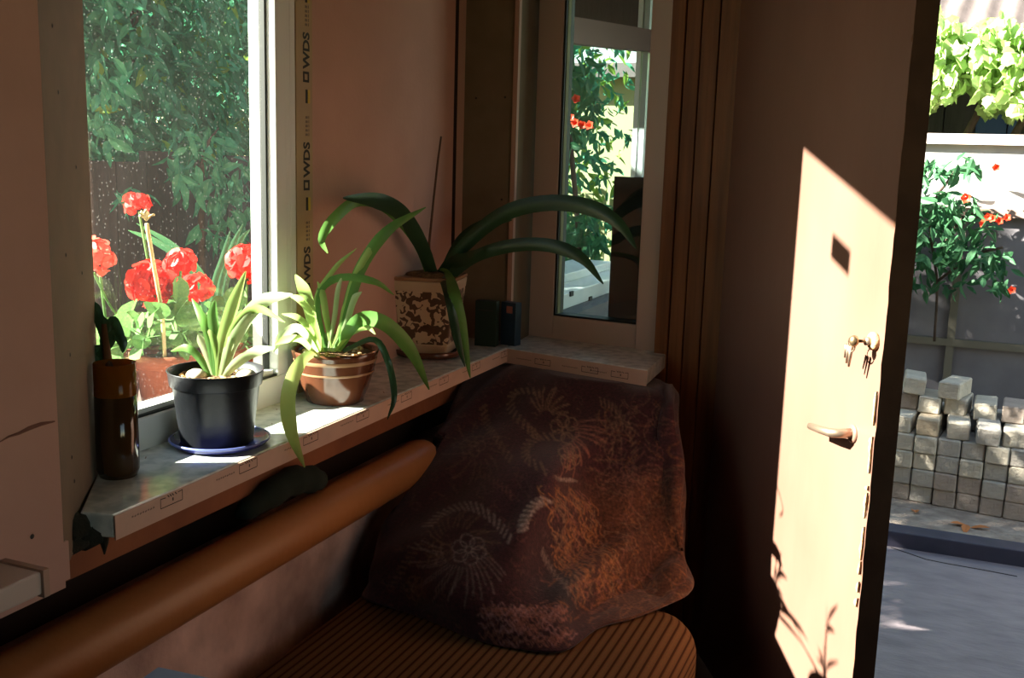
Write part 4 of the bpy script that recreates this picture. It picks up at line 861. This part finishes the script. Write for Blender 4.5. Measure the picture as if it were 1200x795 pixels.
# hedge beyond the large window: tall shrubs standing in a row
def hedge(x0, x1, y0, y1, zlo, zhi, label, npart, nstuff, size, lit):
    t = thing('hedge_shrub', ((x0+x1)/2, (y0+y1)/2, ZG), label, 'shrub')
    def pts(n_):
        P = box_pts(n_, (x0, y0, zlo), (x1, y1, zhi), rng); c = np.array([(x0+x1)/2, (y0+y1)/2, (zlo+zhi)/2]); h = np.array([(x1-x0), (y1-y0), (zhi-zlo)])/2
        u = (P-c)/h; rr_ = (np.abs(u)**5).sum(1)**(1/5); return P[(rr_ < .93+.06*np.sin(P[:, 1]*7+P[:, 2]*5))]
    Pp = pts(int(nstuff*1.7)); Pp = Pp[:nstuff]; D = rng.normal(size=Pp.shape)*.7+np.array([.3, 0, -.75])
    # the leaves nearest the room are the ones that show largest
    o_ = np.argsort(-Pp[:, 0]); front = o_[:npart*3]; pick = rng.permutation(front)[:npart]; rest = np.setdiff1d(np.arange(len(Pp)), pick)
    leaf_parts(t, Pp[pick], D[pick], size, 'oval', HEDGE, rng)
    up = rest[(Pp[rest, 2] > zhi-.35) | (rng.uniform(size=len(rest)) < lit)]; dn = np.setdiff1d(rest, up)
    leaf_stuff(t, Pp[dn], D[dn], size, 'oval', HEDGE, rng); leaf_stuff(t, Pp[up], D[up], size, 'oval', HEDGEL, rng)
    for k in range(3):
        x = x0+.25+(x1-x0-.9)*random.random(); y = y0+.3+(y1-y0-.6)*random.random(); b = MB(); b.tube([(x, y, ZG), (x+.1*random.uniform(-1, 1), y, .6), (x, y+.15*random.uniform(-1, 1), 1.6), (x+.1, y, zhi-.3)], [.04, .035, .025, .008], 8); sub(b, 'trunk', BARK, t, True)
    return t
hedge(-4.6, -3.12, 1.45, 2.95, .5, 3.3, 'dense leafy shrub standing beyond the dark plank fence nearest the window', 150, 13000, .09, .04)
hedge(-4.7, -3.12, 2.95, 4.5, .7, 3.65, 'tall leafy shrub in the middle of the row beyond the window', 295, 17000, .09, .05)
hedge(-4.7, -3.12, 4.5, 5.8, .85, 3.5, 'tall leafy shrub at the far end of the row beyond the window', 220, 11000, .09, .06)
hedge(-3.5, -1.95, 5.85, 7.3, ZG+.1, 2.6, 'leafy shrub with sunny leaves beside the yellow picket fence', 80, 4500, .09, .35)
# low branches drooping in front of the dark fence
t = thing('leafy_branch', (-2.7, 3.6, ZG), 'leafy branches drooping before the dark fence', 'shrub')
P = []
for cx, cy, rx, ry, n_ in ((235, 190, 40, 45, 90), (280, 215, 40, 40, 90), (270, 265, 40, 20, 40), (150, 225, 25, 10, 14), (125, 120, 25, 60, 50)):
    for k in range(n_): a_ = rng.uniform(0, 6.28); r_ = math.sqrt(rng.uniform()); P.append(at_x(cx+rx*r_*math.cos(a_), cy+ry*r_*math.sin(a_), rng.uniform(-2.70, -2.40)))
P = np.array(P); D = rng.normal(size=P.shape)*.6+np.array([.2, 0, -.9]); leaf_parts(t, P, D, .075, 'oval', HEDGE, rng)
b = MB(); b.tube(catmull([at_x(235, 300, -2.65)*np.array([1, 1, 0])+np.array([0, 0, ZG]), at_x(236, 260, -2.65), at_x(240, 180, -2.6), at_x(256, 150, -2.6)], 10), list(np.linspace(.02, .003, 10)), 6); sub(b, 'branch', BARK, t, True)
# dark plank fence
fe = thing('plank_fence', (-2.82, 4, ZG), 'dark weathered plank fence behind the geraniums', 'fence')
ztf = at_x(180, 186, -2.82)[2]
for k in range(25):
    y = 1.7+k*.16; sub(MB().box((-2.84, y+.004, ZG), (-2.80, y+.156, ztf+.03*math.sin(k*2.3)-.10*(k % 7 == 3))), 'plank', YDARK, fe)
for z in (.2, .9): sub(MB().box((-2.88, 1.7, z), (-2.84, 5.7, z+.07)), 'rail', YDARK, fe)

# outer ledge with geraniums
struct(MB().box((-1.98, .6, .50), (-1.33, 2.3, .80)), 'trim_8', mat('outer_ledge', (.13, .085, .07), .95, (.09, .06, .05), 12, .3, 30), 'outer brick ledge below the large window')
def at_o(px, py, x=-1.58): return at_x(px, py, x)
def gpot(px, py, x, s_, label):
    p = at_o(px, py, x); p[2] = .80; t = thing('geranium', p, label, 'potted plant')
    sub(MB().lathe([(.055*s_, 0), (.072*s_, .11*s_), (.082*s_, .112*s_), (.084*s_, .14*s_), (.075*s_, .14*s_)], p, 28, True, False), 'pot', TERRA, t, True)
    sub(MB().lathe([(.074*s_, .122*s_), (.001, .128*s_)], p, 20, False, True), 'soil', SOIL, t, True); return t, p
def fhead(t, px, py, x, r_, n_=46, M=RED):
    c = at_o(px, py, x); b = MB(); rl = np.random.default_rng(int(px*7+py))
    lv_, lf_ = simple_leaf('round')
    for k in range(n_):
        d = rl.normal(size=3); d[2] = d[2]*.7+.25; d /= np.linalg.norm(d); s_ = r_*.62; up = rl.normal(size=3); S = np.cross(up, d); S /= np.linalg.norm(S); N_ = np.cross(d, S)
        o_ = c+N_*0+d*r_*rl.uniform(.45, .8)
        b.mesh([tuple(o_+s_*((v[0]-.5)*S+v[1]*N_+(v[2]+.1)*d)) for v in lv_], lf_)
    sub(b, 'flower_head', M, t)
def gstem(t, pts, r_=.003, M=None): b = MB(); b.tube(catmull([at_o(*q) for q in pts], 14), r_, 7); sub(b, 'stem', M or GERL, t, True)
def gleaves(t, items, x, size=.06):
    P = []; D = []
    for cx, cy, rx, ry, n_ in items:
        for k in range(n_): a_ = rng.uniform(0, 6.28); r_ = math.sqrt(rng.uniform()); P.append(at_o(cx+rx*r_*math.cos(a_), cy+ry*r_*math.sin(a_), x+rng.uniform(-.07, .07)))
    P = np.array(P); D = rng.normal(size=P.shape)*.6+np.array([.5, -.2, .1]); leaf_parts(t, P, D, size, 'round', GERL, rng)
t, p = gpot(200, 462, -1.50, 1.0, 'geranium with two big scarlet heads in the terracotta pot behind the black pot')
gleaves(t, ((210, 368, 45, 18, 30), (190, 395, 40, 18, 26), (235, 390, 35, 20, 20)), -1.50, .045)
fhead(t, 177, 333, -1.52, .058, 80); fhead(t, 212, 309, -1.56, .042, 60); fhead(t, 232, 338, -1.50, .040, 50)
for q in ((178, 340), (212, 318), (225, 342)): gstem(t, [(q[0], q[1], -1.51), (205, 390, -1.50), (203, 430, -1.50)])
gstem(t, [(172, 262, -1.44), (180, 310, -1.44), (190, 370, -1.45), (194, 432, -1.47)], .0042, CREAMSTALK)
b = MB(); hc = at_o(171, 254, -1.44)
for k in range(9):
    d = np.array([rng.normal(), rng.normal(), abs(rng.normal())*.5+.1]); d /= np.linalg.norm(d); b.tube([hc-np.array([0, 0, .008]), hc+d*.010, hc+d*.018], [.0015, .002, .003], 6)
sub(b, 'seed_head', CREAMSTALK, t, True)
fhead(t, 160, 240, -1.60, .035, 40); gstem(t, [(163, 248, -1.60), (176, 320, -1.56), (196, 430, -1.52)])
t, p = gpot(285, 442, -1.52, .95, 'geranium with one scarlet head in the terracotta pot near the far window frame')
gleaves(t, ((285, 375, 35, 18, 20), (300, 400, 28, 18, 16), (262, 395, 20, 14, 8)), -1.52, .045)
fhead(t, 289, 309, -1.52, .055, 80); gstem(t, [(290, 318, -1.52), (288, 370, -1.52), (285, 410, -1.52)])
t, p = gpot(128, 470, -1.60, .95, 'geranium with a salmon red head in the terracotta pot by the near reveal')
gleaves(t, ((130, 400, 22, 20, 14), (150, 385, 22, 14, 8)), -1.58); fhead(t, 112, 301, -1.58, .045, 50, mat('geranium_salmon', (.85, .16, .11), .5, trans=.4)); gstem(t, [(116, 310, -1.58), (122, 360, -1.59), (128, 410, -1.6)]); gstem(t, [(110, 320, -1.56), (130, 360, -1.57), (152, 385, -1.57)], .0025)
# strap-leaved plant between the geraniums
t, p = gpot(252, 440, -1.72, .9, 'strap leaved plant in a pot between the geraniums')
for pts in (((252, 405), (225, 320), (185, 285), (150, 270)), ((254, 405), (240, 330), (205, 290), (160, 262)), ((256, 405), (265, 330), (280, 285), (294, 268)), ((255, 405), (258, 335), (272, 290), (285, 262)), ((250, 405), (250, 340), (262, 300), (270, 270)), ((248, 405), (215, 345), (180, 330), (150, 335))):
    b = MB(); leaf_mesh(b, [at_o(*q, -1.72) for q in pts], .016, n=16); sub(b, 'leaf', CAMP, t, True)

# ------------------------------------------------------------------ outdoors beyond the small window
ver = thing('veranda', (-1.2, 3.4, ZG), 'veranda frame with a mauve beam and a white post outside the small window', 'veranda')
def bm_at(pl, y): return at_y(*pl, y)
a1, a2 = bm_at((640, 14), 3.42), bm_at((790, 39), 3.42); b1, b2 = bm_at((640, 47), 3.42), bm_at((790, 63), 3.42)
b = MB(); o_ = np.array([0, .09, 0]); b.mesh([b1, b2, a2, a1, b1+o_, b2+o_, a2+o_, a1+o_], [(0, 1, 2, 3), (5, 4, 7, 6), (3, 2, 6, 7), (1, 0, 4, 5), (0, 3, 7, 4), (2, 1, 5, 6)]); sub(b, 'beam', BEAMM, ver)
b = MB(); b.box((-2.0, 2.99, 2.03), (-.62, 3.9, 2.07)); sub(b, 'roof', YDARK, ver)
zf = at_y(700, 40, 3.95)[2]; sub(MB().box((-2.3, 3.93, zf), (-.7, 3.97, 2.5)), 'fascia', YDARK, ver); pt_ = bm_at((750, 58), 3.48); b = MB(); b.box((pt_[0]-.006, 3.46, ZG), (pt_[0]+.010, 3.49, pt_[2]+.3)); sub(b, 'post', PVC, ver)
b = MB(); b.box((pt_[0]+.016, 3.46, ZG), (pt_[0]+.034, 3.50, pt_[2]+.3)); sub(b, 'post', mat('grey_profile', (.45, .48, .46), .4), ver)
# white window profile lying outside the glass with two square caps
wp = thing('white_profile', at_z(680, 365, .80)*np.array([1, 1, 0])+np.array([0, 0, .70]), 'white plastic profile with two square caps lying outside the small window', 'profile')
e0 = at_x(640, 352, -1.06); e1 = at_x(720, 331, -1.06)
b = MB(); b.box((-1.32, 3.02, e0[2]-.05), (-1.06, 3.9, e0[2]+.0)); sub(b, 'profile_body', PVC, wp, bevel=.004)
b = MB(); b.box((-1.34, 3.0, e0[2]-.30), (-1.0, 3.95, e0[2]-.05)); sub(b, 'support', YGREY, wp)
b = MB(); b.box((-1.32, 3.02, e0[2]), (-1.16, 3.9, e0[2]+.03)); sub(b, 'upper_lip', PVC, wp, bevel=.004)
for q in ((670, 344), (692, 350)):
    p = at_x(q[0], q[1], -1.06); sub(MB().box((-1.061, p[1]-.022, p[2]-.008), (-1.055, p[1]+.006, p[2]+.008)), 'cap', INK, wp)
# dark board leaning on the glass
db_ = MB(); bw(.222, .338, .080, .092, .80, 1.33, db_); tag(db_.build('dark_board', DARKPANEL, None, loc=(-.8, 2.85, .80)), 'dark glossy board leaning outside against the small window', 'board')
# creeper plant beyond
t = thing('trumpet_creeper', (-1.5, 4.2, ZG), 'trumpet creeper with red flowers beyond the small window', 'creeper')
P = []
for cx, cy, rx, ry, n_ in ((680, 275, 22, 26, 55), (672, 160, 14, 14, 14), (665, 90, 12, 40, 60), (690, 280, 20, 20, 30), (660, 140, 12, 40, 40), (690, 100, 12, 50, 40)):
    for k in range(n_): a_ = rng.uniform(0, 6.28); r_ = math.sqrt(rng.uniform()); P.append(at_y(cx+rx*r_*math.cos(a_), cy+ry*r_*math.sin(a_), rng.uniform(4.2, 4.7)))
P = np.array(P); D = rng.normal(size=P.shape)*.6+np.array([0, -.2, -.8]); leaf_parts(t, P, D, .085, 'oval', CAMP, rng)
b = MB(); b.tube(catmull([np.array([at_y(678, 400, 4.5)[0], 4.5, ZG-.02]), at_y(678, 400, 4.5), at_y(678, 280, 4.45), at_y(668, 160, 4.45), at_y(662, 60, 4.5)], 14), .012, 6); sub(b, 'stem', BARK, t, True)
for q in ((675, 116), (663, 117), (668, 138), (674, 144), (682, 146), (691, 147), (684, 246)): trumpet(at_y(*q, 4.15), .024, 0, t)
# sunny yellow picket fence far behind
pf = thing('picket_fence', (-1.9, 7.6, ZG), 'pale yellow picket fence in full sun', 'fence')
for k in range(34):
    x = -4.2+k*.105; sub(MB().box((x, 7.60, ZG), (x+.075, 7.625, 1.18+.02*math.sin(k*1.7))), 'picket', FENCEY, pf)
for z in (.15, .85): sub(MB().box((-4.2, 7.625, z), (-.65, 7.66, z+.08)), 'rail', FENCEY, pf)
bb = thing('outbuilding', (-2.2, 9.0, ZG), 'pale yellow outbuilding wall in sun beyond the picket fence', 'building')
sub(MB().box((-4.5, 9.0, ZG), (-1.3, 9.2, 2.1)), 'wall', mat('yellow_wall', (.26, .26, .13), .9), bb); sub(MB().box((-4.7, 8.8, 2.1), (-1.1, 9.4, 2.22)), 'roof', ROOFM, bb)
